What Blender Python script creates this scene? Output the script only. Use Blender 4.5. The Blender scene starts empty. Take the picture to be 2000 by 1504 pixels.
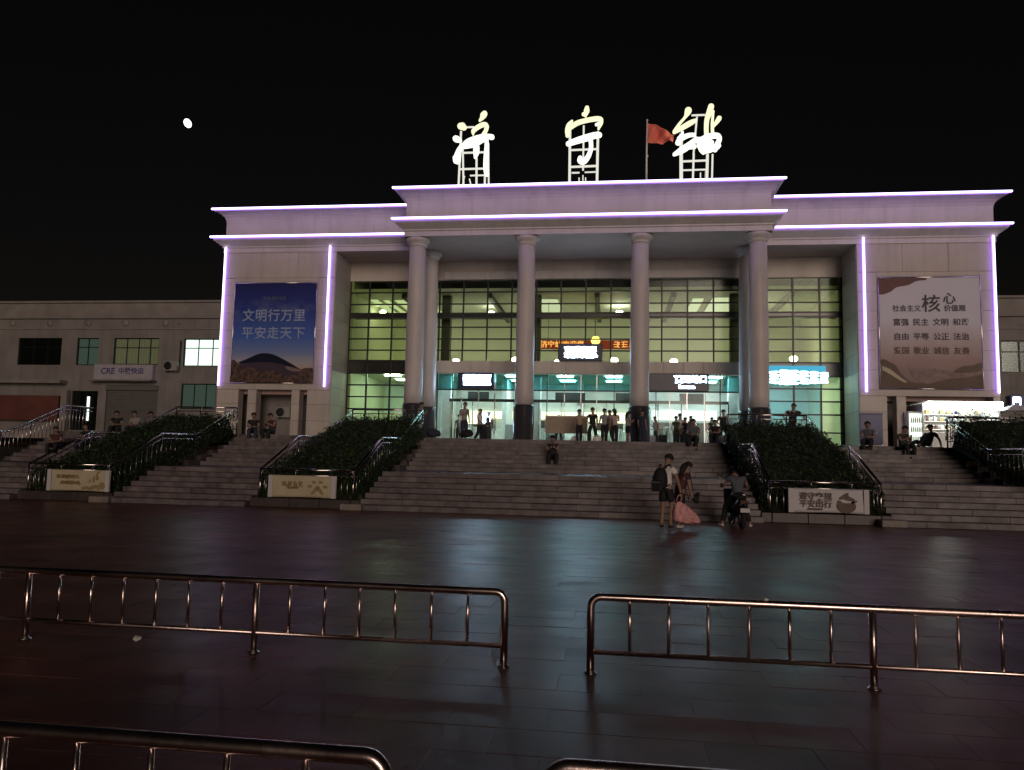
import bpy, bmesh, math, random
from mathutils import noise as mnoise
from mathutils import Vector, Matrix, Euler
random.seed(7)
SC = bpy.context.scene
COL = SC.collection
PI = math.pi
rad = math.radians

# ------------------------------------------------------------------ camera
def make_camera():
    yaw, pitch, roll = rad(7.58), rad(5.28), rad(1.218)
    f0 = Vector((-math.sin(yaw), math.cos(yaw), 0)); r0 = Vector((math.cos(yaw), math.sin(yaw), 0)); u0 = Vector((0, 0, 1))
    fwd = math.cos(pitch) * f0 + math.sin(pitch) * u0
    up = -math.sin(pitch) * f0 + math.cos(pitch) * u0
    right = math.cos(roll) * r0 + math.sin(roll) * up
    up2 = -math.sin(roll) * r0 + math.cos(roll) * up
    cd = bpy.data.cameras.new('camera'); cd.sensor_width = 36; cd.lens = 36 * 1509.4 / 2000
    cd.clip_start = 0.05; cd.clip_end = 8000
    co = bpy.data.objects.new('camera', cd); COL.objects.link(co)
    m = Matrix((right, up2, -fwd)).transposed().to_4x4(); m.translation = Vector((1.63, 0, 1.6))
    co.matrix_world = m; SC.camera = co
make_camera()

# ------------------------------------------------------------------ night sky, one soft low light from the square behind the camera
SUN_EL, SUN_AZ = rad(8), rad(14)
w = bpy.data.worlds.new('World'); SC.world = w; w.use_nodes = True
nt = w.node_tree; nt.nodes.clear()
wo = nt.nodes.new('ShaderNodeOutputWorld'); bg = nt.nodes.new('ShaderNodeBackground')
sky = nt.nodes.new('ShaderNodeTexSky'); sky.sky_type = 'NISHITA'; sky.sun_disc = False
sky.sun_elevation = SUN_EL; sky.sun_rotation = PI - SUN_AZ
mul = nt.nodes.new('ShaderNodeMix'); mul.data_type = 'RGBA'; mul.blend_type = 'MULTIPLY'; mul.inputs[0].default_value = 1
mul.inputs[7].default_value = (1.0, 0.64, 0.53, 1)
nt.links.new(sky.outputs[0], mul.inputs[6]); nt.links.new(mul.outputs[2], bg.inputs[0])
bg.inputs[1].default_value = 0.0016
nt.links.new(bg.outputs[0], wo.inputs[0])
sl = bpy.data.lights.new('sun', 'SUN'); sl.energy = 0.90; sl.angle = rad(24); sl.color = (1.0, 0.79, 0.66)
so = bpy.data.objects.new('sun', sl); COL.objects.link(so)
d = Vector((-math.sin(SUN_AZ) * math.cos(SUN_EL), math.cos(SUN_AZ) * math.cos(SUN_EL), -math.sin(SUN_EL)))
so.rotation_euler = d.to_track_quat('-Z', 'Y').to_euler(); so.location = (0, -20, 30)
SC.view_settings.view_transform = 'Standard'; SC.view_settings.look = 'None'
SC.view_settings.exposure = 0; SC.view_settings.gamma = 1; SC.view_settings.use_curve_mapping = False
SC.cycles.use_denoising = True
SC.cycles.max_bounces = 8; SC.cycles.transparent_max_bounces = 24
SC.cycles.sample_clamp_indirect = 4.0
SC.cycles.caustics_reflective = False; SC.cycles.caustics_refractive = False

# ------------------------------------------------------------------ materials
MATS = {}
def _mat(name):
    m = bpy.data.materials.new(name); m.use_nodes = True; MATS[name] = m
    return m, m.node_tree, m.node_tree.nodes['Principled BSDF']
def M(name, col, rough=0.6, metal=0.0, noise=(3.0, 0.12), bump=None, rand=0.0, spec=0.5, rvar=0.0, coat=0.0, streak=0.0):
    """procedural surface: base colour broken up by noise, optional per-piece variation, fine relief and gloss variation"""
    m, nt, b = _mat(name); N = nt.nodes; L = nt.links
    b.inputs['Roughness'].default_value = rough; b.inputs['Metallic'].default_value = metal
    b.inputs['Specular IOR Level'].default_value = spec
    if coat: b.inputs['Coat Weight'].default_value = coat; b.inputs['Coat Roughness'].default_value = 0.15
    tc = N.new('ShaderNodeTexCoord'); geo = N.new('ShaderNodeNewGeometry')
    n = N.new('ShaderNodeTexNoise'); n.inputs['Scale'].default_value = noise[0]; n.inputs['Detail'].default_value = 6
    L.new(geo.outputs['Position'], n.inputs['Vector'])
    mp = N.new('ShaderNodeMapRange'); mp.inputs[1].default_value = 0.3; mp.inputs[2].default_value = 0.7
    mp.inputs[3].default_value = 1 - noise[1]; mp.inputs[4].default_value = 1 + noise[1]
    L.new(n.outputs['Fac'], mp.inputs[0])
    hsv = N.new('ShaderNodeHueSaturation'); hsv.inputs['Color'].default_value = (*col, 1)
    val = mp.outputs[0]
    if rand:
        oi = N.new('ShaderNodeObjectInfo'); r = N.new('ShaderNodeMapRange')
        r.inputs[3].default_value = 1 - rand; r.inputs[4].default_value = 1 + rand
        L.new(oi.outputs['Random'], r.inputs[0])
        mm = N.new('ShaderNodeMath'); mm.operation = 'MULTIPLY'; L.new(val, mm.inputs[0]); L.new(r.outputs[0], mm.inputs[1]); val = mm.outputs[0]
    if streak:
        mpn = N.new('ShaderNodeMapping'); mpn.inputs['Scale'].default_value = (2.4, 2.4, .16); L.new(geo.outputs['Position'], mpn.inputs[0])
        n4 = N.new('ShaderNodeTexNoise'); n4.inputs['Scale'].default_value = 1.0; n4.inputs['Detail'].default_value = 7; n4.inputs['Roughness'].default_value = .65; L.new(mpn.outputs[0], n4.inputs['Vector'])
        r4 = N.new('ShaderNodeMapRange'); r4.inputs[1].default_value = .48; r4.inputs[2].default_value = .72; r4.inputs[3].default_value = 1.0; r4.inputs[4].default_value = 1 - streak; L.new(n4.outputs['Fac'], r4.inputs[0])
        m4 = N.new('ShaderNodeMath'); m4.operation = 'MULTIPLY'; L.new(val, m4.inputs[0]); L.new(r4.outputs[0], m4.inputs[1]); val = m4.outputs[0]
    L.new(val, hsv.inputs['Value']); L.new(hsv.outputs[0], b.inputs['Base Color'])
    if rvar:
        n2 = N.new('ShaderNodeTexNoise'); n2.inputs['Scale'].default_value = 1.3; n2.inputs['Detail'].default_value = 5
        L.new(geo.outputs['Position'], n2.inputs['Vector'])
        r2 = N.new('ShaderNodeMapRange'); r2.inputs[1].default_value = .3; r2.inputs[2].default_value = .7
        r2.inputs[3].default_value = max(0.02, rough - rvar); r2.inputs[4].default_value = rough + rvar
        L.new(n2.outputs['Fac'], r2.inputs[0]); L.new(r2.outputs[0], b.inputs['Roughness'])
    if bump:
        n3 = N.new('ShaderNodeTexNoise'); n3.inputs['Scale'].default_value = bump[0]; n3.inputs['Detail'].default_value = 4
        L.new(geo.outputs['Position'], n3.inputs['Vector'])
        bp = N.new('ShaderNodeBump'); bp.inputs['Strength'].default_value = bump[1]; bp.inputs['Distance'].default_value = 0.02
        L.new(n3.outputs['Fac'], bp.inputs['Height']); L.new(bp.outputs[0], b.inputs['Normal'])
    return m
def EM(name, col, strength):
    m, nt, b = _mat(name); nt.nodes.remove(b)
    e = nt.nodes.new('ShaderNodeEmission'); e.inputs[0].default_value = (*col, 1); e.inputs[1].default_value = strength
    nt.links.new(e.outputs[0], nt.nodes['Material Output'].inputs[0]); return m
def GLASS(name, tint, refl=0.10, rough=0.12):
    refl *= .3
    m, nt, b = _mat(name); nt.nodes.remove(b); N = nt.nodes; L = nt.links
    t = N.new('ShaderNodeBsdfTransparent'); t.inputs[0].default_value = (*tint, 1)
    g = N.new('ShaderNodeBsdfGlossy'); g.inputs['Roughness'].default_value = rough; g.inputs[0].default_value = (.9, .95, .95, 1)
    fr = N.new('ShaderNodeFresnel'); fr.inputs[0].default_value = 1.2
    oi = N.new('ShaderNodeObjectInfo'); r = N.new('ShaderNodeMapRange'); r.inputs[3].default_value = refl * .7; r.inputs[4].default_value = refl * 1.3
    L.new(oi.outputs['Random'], r.inputs[0])
    ad = N.new('ShaderNodeMath'); ad.operation = 'MAXIMUM'; L.new(fr.outputs[0], ad.inputs[0]); L.new(r.outputs[0], ad.inputs[1])
    mx = N.new('ShaderNodeMixShader'); L.new(ad.outputs[0], mx.inputs[0]); L.new(t.outputs[0], mx.inputs[1]); L.new(g.outputs[0], mx.inputs[2])
    L.new(mx.outputs[0], N['Material Output'].inputs[0]); return m

M('stone', (.57, .51, .46), .55, noise=(.7, .08), rand=.05, bump=(30, .05), streak=.16)
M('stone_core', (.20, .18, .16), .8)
M('paint', (.62, .575, .555), .5, noise=(.8, .07), streak=.16)
M('soffit', (.58, .42, .37), .7, noise=(.5, .10))
M('annex_wall', (.23, .215, .20), .75, noise=(.8, .14), bump=(20, .08), streak=.22)
M('annex_trim', (.25, .23, .21), .75, noise=(1.2, .15))
M('granite_dark', (.045, .045, .05), .16, noise=(40, .4), spec=.6)
M('mullion', (.018, .02, .02), .4, metal=.4)
M('spandrel', (.03, .032, .03), .25)
GLASS('glass_upper', (.86, .93, .84), .04)
GLASS('glass_green', (.80, .90, .71), .05)
GLASS('glass_sign_glow', (.50, .80, .84), .05)  # glow of the cyan sign put into the tint of the panes
GLASS('glass_lower', (.88, .96, .95), .05)
GLASS('glass_teal', (.34, .62, .63), .08)
GLASS('glass_plain', (.8, .86, .84), .10)
M('steel', (.62, .58, .55), .16, metal=1.0, noise=(8, .10), rvar=.06)
M('steel_dull', (.55, .54, .53), .28, metal=1.0, noise=(8, .12), rvar=.08)
M('step_stone', (.135, .112, .115), .5, noise=(3.2, .42), rand=.20, bump=(45, .12), rvar=.12)
M('curb_stone', (.20, .175, .155), .6, noise=(4, .2), rand=.12, bump=(40, .1))
M('slab', (.170, .072, .056), .37, noise=(1.6, .30), rand=.10, bump=(55, .06), rvar=.05, spec=.09)
def soil_slab():
    nt = MATS['slab'].node_tree; N = nt.nodes; L = nt.links; b = N['Principled BSDF']; src = b.inputs['Base Color'].links[0].from_socket
    geo = N.new('ShaderNodeNewGeometry'); big = N.new('ShaderNodeTexNoise'); big.inputs['Scale'].default_value = .45; big.inputs['Detail'].default_value = 6; L.new(geo.outputs['Position'], big.inputs['Vector'])
    mr = N.new('ShaderNodeMapRange'); mr.inputs[1].default_value = .35; mr.inputs[2].default_value = .65; mr.inputs[3].default_value = .62; mr.inputs[4].default_value = 1.22; L.new(big.outputs['Fac'], mr.inputs[0])
    vo = N.new('ShaderNodeTexVoronoi'); vo.inputs['Scale'].default_value = 2.3; L.new(geo.outputs['Position'], vo.inputs['Vector'])
    gm = N.new('ShaderNodeMapRange'); gm.inputs[1].default_value = .035; gm.inputs[2].default_value = .05; gm.inputs[3].default_value = .45; gm.inputs[4].default_value = 1.0; L.new(vo.outputs['Distance'], gm.inputs[0])
    mm = N.new('ShaderNodeMath'); mm.operation = 'MULTIPLY'; L.new(mr.outputs[0], mm.inputs[0]); L.new(gm.outputs[0], mm.inputs[1])
    hs = N.new('ShaderNodeHueSaturation'); L.new(src, hs.inputs['Color']); L.new(mm.outputs[0], hs.inputs['Value']); L.new(hs.outputs[0], b.inputs['Base Color'])
soil_slab()
M('joint', (.11, .055, .046), .5)
M('terrace_stone', (.34, .30, .27), .6, noise=(2, .15))
M('granite_kerb', (.055, .042, .04), .45, noise=(6, .3), rand=.15)
M('ground_far', (.05, .045, .045), .8, noise=(.4, .2))
M('soil', (.03, .024, .018), .95)
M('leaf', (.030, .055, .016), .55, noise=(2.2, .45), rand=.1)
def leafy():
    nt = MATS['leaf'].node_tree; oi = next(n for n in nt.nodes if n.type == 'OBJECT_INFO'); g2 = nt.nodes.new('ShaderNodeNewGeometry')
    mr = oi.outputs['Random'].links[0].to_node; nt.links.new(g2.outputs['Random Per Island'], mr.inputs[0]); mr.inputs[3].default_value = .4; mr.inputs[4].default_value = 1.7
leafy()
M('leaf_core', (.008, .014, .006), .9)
EM('neon_core', (.95, .82, 1.0), 4.0)
EM('neon_casing', (.36, .19, 1.0), 3.4)
EM('letter_glow', (1.0, .99, .84), 1.5)
EM('frame_painted_glow', (1.0, .98, .86), .85)  # light of the letters on their frames, put in as emission
M('steel_barrier', (.70, .56, .52), .26, metal=1.0, noise=(30, .18), rvar=.12, bump=(60, .04))
M('ac_grey', (.30, .30, .29), .5)
EM('letter_glow_top', (1.0, .99, .62), 1.15)
M('frame_white', (.9, .9, .88), .45)
M('flag_red', (.90, .22, .15), .7, noise=(3, .15))
M('white_plastic', (.72, .72, .70), .5)
M('navy', (.008, .010, .035), .35)
EM('sign_white', (.50, .74, 1.0), 32.0)
EM('sign_cyan', (.50, .94, 1.0), 5.0)
EM('sign_cyan_soft', (.10, .55, .80), .8)
EM('led_orange', (1.0, .38, .10), 1.6)
EM('led_red', (.75, .10, .03), .28)
EM('led_yellow', (1.0, .70, .12), 4.5)
EM('lamp_warm', (1.0, .95, .80), 24.0)
EM('panel_warm', (1.0, .94, .56), 2.4)
EM('panel_cool', (.84, 1.0, .99), 64.0)
EM('panel_shop', (.92, 1.0, .93), 18.0)
EM('counter_glow', (1.0, .90, .55), 2.6)
EM('lit_pane', (1.0, 1.0, .68), .75)
EM('room_white', (.92, 1.0, .90), 1.9)
EM('room_dim', (.55, .75, .60), .11)
EM('curtain_glow', (.95, .85, .40), .13)
EM('moon_light', (1.0, 1.0, .97), 2.5)
M('hall_wall', (.60, .59, .46), .7, noise=(.6, .05))
M('hall_column', (.07, .062, .045), .5)
M('hall_floor', (.40, .38, .33), .25)
M('hall_ceiling', (.62, .62, .52), .7)
M('hall_white', (.75, .80, .78), .6)
M('hall_grey', (.58, .64, .63), .6, noise=(.9, .15))
M('shutter', (.16, .155, .15), .5, metal=.3, noise=(2, .1))
M('red_awning', (.12, .034, .026), .7, noise=(1.5, .2))
M('black_plastic', (.012, .012, .013), .4)
M('rubber', (.015, .015, .015), .8)
M('dark_window', (.012, .012, .014), .08)
M('print_white', (.56, .54, .57), .55, noise=(2, .04))
M('print_cream', (.50, .44, .30), .55, noise=(2, .06))
M('print_ink', (.05, .045, .05), .6)
M('print_gold', (.30, .22, .09), .6)
M('print_stone', (.24, .16, .15), .6, noise=(4, .3))
M('print_brown', (.12, .075, .055), .6)
M('print_red', (.15, .055, .055), .6)
M('print_plum', (.05, .03, .05), .6)
M('text_dark', (.035, .05, .12), .5)
M('text_grey', (.34, .42, .64), .5)
M('text_edge', (.10, .13, .22), .5)
M('blue_print', (.055, .065, .20), .4, noise=(1.5, .25))
M('bank_white', (.40, .38, .42), .4)
M('bank_blue', (.06, .05, .20), .4)
M('paper', (.75, .74, .72), .8)
M('pink_bag', (.70, .34, .34), .55, noise=(6, .12))
M('plate_white', (.55, .55, .52), .4)
EM('phone_glow', (.85, .92, 1.0), 2.2)
for nm, c in dict(skin=(.30, .19, .145), hair=(.012, .010, .009), white_cloth=(.78, .76, .74), grey_cloth=(.30, .29, .29), tan_cloth=(.36, .29, .22), pink_cloth=(.50, .38, .38),
                  black_cloth=(.012, .012, .014), navy_cloth=(.03, .035, .06), denim=(.05, .06, .09), slate_cloth=(.10, .11, .14), olive_cloth=(.035, .04, .03), wine_cloth=(.07, .025, .028), shoe_white=(.60, .58, .56), shoe_black=(.015, .015, .015)).items():
    M(nm, c, .8, noise=(14, .15))

# ------------------------------------------------------------------ helpers
def link(name, me, mat=None, parent=None, loc=(0, 0, 0), rot=(0, 0, 0), scale=(1, 1, 1)):
    o = bpy.data.objects.new(name, me); COL.objects.link(o)
    o.location = loc; o.rotation_euler = rot; o.scale = scale
    if parent is not None: o.parent = parent
    if mat is not None and me is not None:
        m = MATS[mat] if isinstance(mat, str) else mat
        if len(me.materials) == 0: me.materials.append(m)
        if me.materials[0] is not m:
            o.material_slots[0].link = 'OBJECT'; o.material_slots[0].material = m
    return o
def tag(o, label, cat, group=None):
    o['label'] = label; o['category'] = cat
    if group: o['group'] = group
    return o
def thing(name, label, cat, loc=(0, 0, 0), rz=0, group=None):
    return tag(link(name, None, loc=loc, rot=(0, 0, rz)), label, cat, group)
def node(name, parent, loc=(0, 0, 0)):
    return link(name, None, parent=parent, loc=loc)
def struct(o): o['kind'] = 'structure'; return o
def stuff(o): o['kind'] = 'stuff'; return o

_BC = {}
def box_mesh(sx, sy, sz, bev=0.0):
    k = (round(sx, 4), round(sy, 4), round(sz, 4), bev)
    if k in _BC: return _BC[k]
    bm = bmesh.new(); bmesh.ops.create_cube(bm, size=1)
    bmesh.ops.scale(bm, vec=(sx, sy, sz), verts=bm.verts)
    if bev > 0: bmesh.ops.bevel(bm, geom=list(bm.edges), offset=bev, segments=1, affect='EDGES')
    me = bpy.data.meshes.new('block'); bm.to_mesh(me); bm.free(); _BC[k] = me; return me
def box(name, mat, parent, x0, x1, y0, y1, z0, z1, bev=0.0):
    return link(name, box_mesh(x1 - x0, y1 - y0, z1 - z0, bev).copy() if False else box_mesh(x1 - x0, y1 - y0, z1 - z0, bev), mat, parent, ((x0 + x1) / 2, (y0 + y1) / 2, (z0 + z1) / 2))
def mesh(name, verts, faces, smooth=False):
    me = bpy.data.meshes.new(name); me.from_pydata([tuple(v) for v in verts], [], faces); me.update()
    if smooth:
        for p in me.polygons: p.use_smooth = True
    return me
def lathe(profile, seg=24, smooth=True):
    vs, fs = [], []
    for r, z in profile:
        for i in range(seg): a = 2 * PI * i / seg; vs.append((r * math.cos(a), r * math.sin(a), z))
    n = len(profile)
    for j in range(n - 1):
        for i in range(seg):
            a, b = j * seg + i, j * seg + (i + 1) % seg; fs.append((a, b, b + seg, a + seg))
    fs.append(tuple(range(seg))[::-1]); fs.append(tuple((n - 1) * seg + i for i in range(seg)))
    me = mesh('lathe', vs, fs)
    for p in me.polygons:
        if len(p.vertices) == 4: p.use_smooth = smooth
    return me
def tube(path, r, seg=10, caps=True):
    """round tube along a polyline; r a number or one per point"""
    P = [Vector(p) for p in path]; n = len(P); R = r if isinstance(r, (list, tuple)) else [r] * n
    vs, fs = [], []; prev = None
    for i, p in enumerate(P):
        t = ((P[min(i + 1, n - 1)] - P[i]).normalized() + (P[i] - P[max(i - 1, 0)]).normalized())
        t = t.normalized() if t.length > 1e-6 else Vector((0, 0, 1))
        if prev is None:
            a = Vector((0, 0, 1)) if abs(t.z) < .9 else Vector((1, 0, 0)); u = t.cross(a).normalized()
        else:
            u = (prev - t * prev.dot(t)).normalized()
        prev = u; v = t.cross(u)
        for k in range(seg):
            an = 2 * PI * k / seg; vs.append(p + (u * math.cos(an) + v * math.sin(an)) * R[i])
    for j in range(n - 1):
        for k in range(seg):
            a, b = j * seg + k, j * seg + (k + 1) % seg; fs.append((a, b, b + seg, a + seg))
    if caps: fs.append(tuple(range(seg))[::-1]); fs.append(tuple((n - 1) * seg + k for k in range(seg)))
    me = mesh('tube', vs, fs)
    for p in me.polygons:
        if len(p.vertices) == 4: p.use_smooth = True
    return me
_RC = {}
def rod(name, mat, parent, a, b, r, seg=10):
    """straight bar from a to b; alike bars share one mesh"""
    a, b = Vector(a), Vector(b); L = (b - a).length; k = (round(L, 3), round(r, 4), seg)
    if k not in _RC: _RC[k] = tube([(0, 0, 0), (0, 0, L)], r, seg)
    o = link(name, _RC[k], mat, parent, a); o.rotation_euler = (b - a).to_track_quat('Z', 'Y').to_euler(); return o
def join(ms, name='joined'):
    vs, fs, sm, mi, mats = [], [], [], [], []
    for me in ms:
        off = len(vs); vs += [tuple(v.co) for v in me.vertices]
        for p in me.polygons: fs.append(tuple(v + off for v in p.vertices)); sm.append(p.use_smooth)
    me = mesh(name, vs, fs)
    me.polygons.foreach_set('use_smooth', sm); return me
def xf(me, loc=(0, 0, 0), rot=(0, 0, 0), sc=(1, 1, 1)):
    m2 = me.copy(); m2.transform(Matrix.LocRotScale(Vector(loc), Euler(rot), Vector(sc))); return m2
def prism(outline, y0, y1):
    """outline in XZ, extruded along Y from y0 (front) to y1"""
    n = len(outline); vs = [(x, y0, z) for x, z in outline] + [(x, y1, z) for x, z in outline]
    fs = [tuple(range(n)), tuple(range(2 * n - 1, n - 1, -1))] + [(i, i + n, (i + 1) % n + n, (i + 1) % n) for i in range(n)]
    me = mesh('prism', vs, fs); bm = bmesh.new(); bm.from_mesh(me); bmesh.ops.recalc_face_normals(bm, faces=bm.faces); bm.to_mesh(me); bm.free(); return me
def text_mesh(s, size, off=0.0, ext=0.004, align='CENTER', spacing=1.0):
    """lettering standing in the XZ plane, facing -Y, centred on its baseline box"""
    cu = bpy.data.curves.new('lettering', 'FONT'); cu.body = s; cu.size = size; cu.offset = off; cu.extrude = ext
    cu.align_x = align; cu.align_y = 'CENTER'; cu.space_character = spacing; cu.resolution_u = 3
    o = bpy.data.objects.new('lettering_tmp', cu); COL.objects.link(o)
    dg = bpy.context.evaluated_depsgraph_get(); me = bpy.data.meshes.new_from_object(o.evaluated_get(dg))
    bpy.data.objects.remove(o); me.transform(Matrix.Rotation(PI / 2, 4, 'X')); me.materials.clear(); return me
def lettering(name, s, size, mat, parent, loc, off=0.0, ext=.004, spacing=1.0):
    return link(name, text_mesh(s, size, off, ext, spacing=spacing), mat, parent, loc)

# ================================================================== SETTING: sky has no objects; ground, square, landing
ZL = 2.25                      # upper terrace
g = struct(link('ground', mesh('ground', [(-900, -300, -.06), (900, -300, -.06), (900, 1500, -.06), (-900, 1500, -.06)], [(0, 1, 2, 3)]), 'ground_far'))
# the square: stone slabs with recessed joints on a dark bed
plaza = struct(link('square_paving', box_mesh(90, 34, .0645), 'joint', None, (0, 6.5, -.036)))
SW, SD = 0.60, 0.40
slab_me = {}
def slab_mesh(k):
    if k not in slab_me:
        rr = random.Random(k); bm = bmesh.new(); bmesh.ops.create_cube(bm, size=1)
        bmesh.ops.scale(bm, vec=(SW - .0035, SD - .0035, .03), verts=bm.verts)
        bmesh.ops.bevel(bm, geom=[e for e in bm.edges if all(v.co.z > 0 for v in e.verts)], offset=.002, segments=1, affect='EDGES')
        for v in bm.verts:
            if v.co.z > 0: v.co.z += .0018 * (v.co.x * rr.uniform(-1, 1) + v.co.y * rr.uniform(-1, 1))
        me = bpy.data.meshes.new('slab'); bm.to_mesh(me); bm.free(); slab_me[k] = me
    return slab_me[k]
slots = []
for j in range(0, 52):
    y = 0.9 + j * SD
    if y > 21.1 - SD / 2: break
    for i in range(-72, 73):
        x = i * SW + (SW / 2 if j % 2 else 0) + .35
        dpt = y * .99 - (x - 1.63) * .13
        if dpt < .5 or abs((x - 1.63) + .13 * y) > .80 * dpt + 1.5: 
            continue
        slots.append((dpt, x, y))
slots.sort()
near = [s for s in slots if s[0] > 2.0 and abs((s[1] - 1.63) + .13 * s[2]) < .70 * s[0] + .3][:300]
ns = set(near)
for n_, (dq, x, y) in enumerate(near):
    link('paving_slab', slab_mesh(n_ % 12), 'slab', plaza, (x, y - 6.5, .036 - .017 + random.uniform(-.0015, .0015)))
bm = bmesh.new()
for s in slots:
    if s in ns: continue
    k0 = len(bm.verts); bm.from_mesh(slab_mesh(random.randrange(12))); bm.verts.ensure_lookup_table()
    dz = random.uniform(-.0015, .0015)
    for v in bm.verts[k0:]: v.co += Vector((s[1], s[2] - 6.5, .036 - .017 + dz))
me = bpy.data.meshes.new('slabs'); bm.to_mesh(me); bm.free()
# per-slab tone for the joined slabs
MATS['slab_far'] = MATS['slab'].copy(); ntf = MATS['slab_far'].node_tree
oi = next(n for n in ntf.nodes if n.type == 'OBJECT_INFO'); gi = ntf.nodes.new('ShaderNodeNewGeometry')
ntf.links.new(gi.outputs['Random Per Island'], oi.outputs[0].links[0].to_socket if False else next(n for n in ntf.nodes if n.type == 'MAP_RANGE' and n.inputs[0].is_linked and n.inputs[0].links[0].from_node == oi).inputs[0])
stuff(link('paving_slabs', me, 'slab_far', plaza))

terrace = struct(link('terrace', box_mesh(90, 30, .3), 'terrace_stone', None, (0, 29.62 + 15, ZL - .15)))
# ------------------------------------------------------------------ staircases, stone by stone
Y0, TR, RI = 21.2, .40, .15
def nosing():
    out = []; y = Y0
    for k in range(15):
        if k == 7: y = 26.4
        out.append((y, (k + 1) * RI)); y += TR
    return out
NOSE = nosing()
def staircase(x0, x1, label, sw=1.2):
    t = thing('staircase', label, 'stairs', ((x0 + x1) / 2, Y0, 0), group='stone stairs up to the terrace')
    xm = (x0 + x1) / 2; n = max(2, round((x1 - x0) / sw)); wst = (x1 - x0) / n
    for k, (y, z) in enumerate(NOSE):
        dep = (26.4 - y) if k == 6 else TR
        cuts = [x0 + i * wst for i in range(n + 1)] if k % 2 else [x0] + [x0 + (i + .5) * wst for i in range(n)] + [x1]
        for ca, cb_ in zip(cuts, cuts[1:]):
            o = link('step_stone', box_mesh(cb_ - ca - .004, dep + .05, RI - .003, .006), 'step_stone', t,
                     ((ca + cb_) / 2 - xm, y + (dep + .05) / 2 - Y0 + random.uniform(-.006, .004), z - RI / 2 + random.uniform(-.002, .002)))
    # rubble core under the steps
    prof = [(Y0 + .1, -.02)] + [(y + .12, z - RI) for y, z in NOSE] + [(29.7, ZL - RI), (29.7, -.02)]
    vs = [(x0 - xm + .02, y - Y0, z) for y, z in prof] + [(x1 - xm - .02, y - Y0, z) for y, z in prof]; m = len(prof)
    fs = [tuple(range(m)), tuple(range(2 * m - 1, m - 1, -1))] + [(i, (i + 1) % m, (i + 1) % m + m, i + m) for i in range(m)]
    link('stair_core', mesh('core', vs, fs), 'joint', t)
    return t
staircase(-5.55, 5.55, 'wide central stone staircase in front of the columns')
staircase(-13.2, -8.85, 'side staircase between the two hedges left of the central stairs', 1.27)
staircase(8.85, 13.2, 'side staircase right of the hedge with the white banner', 1.27)
staircase(-21.1, -16.3, 'dim far left staircase beyond the outermost hedge', 1.2)

# ================================================================== STATION BUILDING
ST = thing('station_building', 'pale stone railway station hall with four round columns and violet light strips', 'building', (0, 43, ZL))
STO = Vector((0, 43, ZL))
def sbox(name, mat, x0, x1, y0, y1, z0, z1, parent=None, bev=0.0):
    o = box(name, mat, parent or ST, x0, x1, y0, y1, z0, z1, bev)
    o.location = o.location - STO if (parent is None or parent is ST) else o.location - STO - parent.location
    return o
def snode(name): return node(name, ST)
def u_sweep(prof, hw, yf, yb, xl=None, xr=None, miter_l=True, miter_r=True):
    """moulding profile (overhang, z) run round left end, front and right end"""
    vs, fs = [], []
    xl = -hw if xl is None else xl; xr = hw if xr is None else xr
    for d_, z in prof:
        L = xl - d_ if miter_l else xl; R = xr + d_ if miter_r else xr
        vs += [(L, yb, z), (L, yf - d_, z), (R, yf - d_, z), (R, yb, z)]
    for j in range(len(prof) - 1):
        for k in range(3):
            a = j * 4 + k; fs.append((a, a + 1, a + 5, a + 4))
    me = mesh('moulding', vs, fs); bm = bmesh.new(); bm.from_mesh(me); bmesh.ops.recalc_face_normals(bm, faces=bm.faces)
    bm.to_mesh(me); bm.free(); return me
def cavetto(d0, z0, d1, z1, n=6):   # concave curve from (d0,z0) to (d1,z1)
    return [(d0 + (d1 - d0) * math.sin(t * PI / 2 / n), z0 + (z1 - z0) * (1 - math.cos(t * PI / 2 / n))) for t in range(1, n + 1)]
def entablature(xl, xr, yf, yb, ml, mr):
    e = snode('entablature')
    top = [(0, 14.45)] + cavetto(0, 14.45, .5, 15.05)[::1] + [(.5, 15.24), (-.3, 15.26)]
    top = [(0, 14.45), (.02, 14.62), (.08, 14.78), (.2, 14.92), (.34, 15.0), (.5, 15.05), (.52, 15.24), (-.4, 15.25)]
    fri = [(0, 13.70), (0, 14.45)]
    bot = [(.06, 12.75), (.06, 13.0), (.12, 13.03), (.12, 13.10), (.2, 13.16), (.34, 13.27), (.46, 13.36), (.5, 13.42), (.52, 13.64), (0, 13.70)]
    for nm, pr in (('crown_moulding', top), ('frieze', fri), ('lower_cornice', bot)):
        link(nm, u_sweep(pr, 0, yf, yb, xl, xr, ml, mr), 'paint', e, -STO)
    return e
# central portico entablature, wing entablatures
entablature(-9.1, 9.1, 37.85, 43.2, True, True)
entablature(-20.36, -9.1, 40.52, 54, True, False)
entablature(9.1, 20.36, 40.52, 54, False, True)
# roofs and soffits
sbox('roof_slab', 'soffit', -9.09, 9.09, 37.9, 54, 14.9, 15.12)
sbox('roof_slab', 'soffit', -20.3, -9.15, 40.6, 54, 14.9, 15.12)
sbox('roof_slab', 'soffit', 9.15, 20.3, 40.6, 54, 14.9, 15.12)
sbox('soffit', 'soffit', -9.09, 9.09, 37.83, 43.05, 12.76, 12.95)
sbox('soffit', 'soffit', -13.85, -9.13, 40.5, 43.05, 12.76, 12.95)
sbox('soffit', 'soffit', 9.13, 13.85, 40.5, 43.05, 12.76, 12.95)
sbox('lintel_wall', 'stone', -13.78, 13.78, 43.02, 43.5, 11.64, 12.755)
sbox('lintel_band', 'paint', -8.1, 8.1, 42.86, 43.02, 11.66, 12.1, bev=.01)
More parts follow.
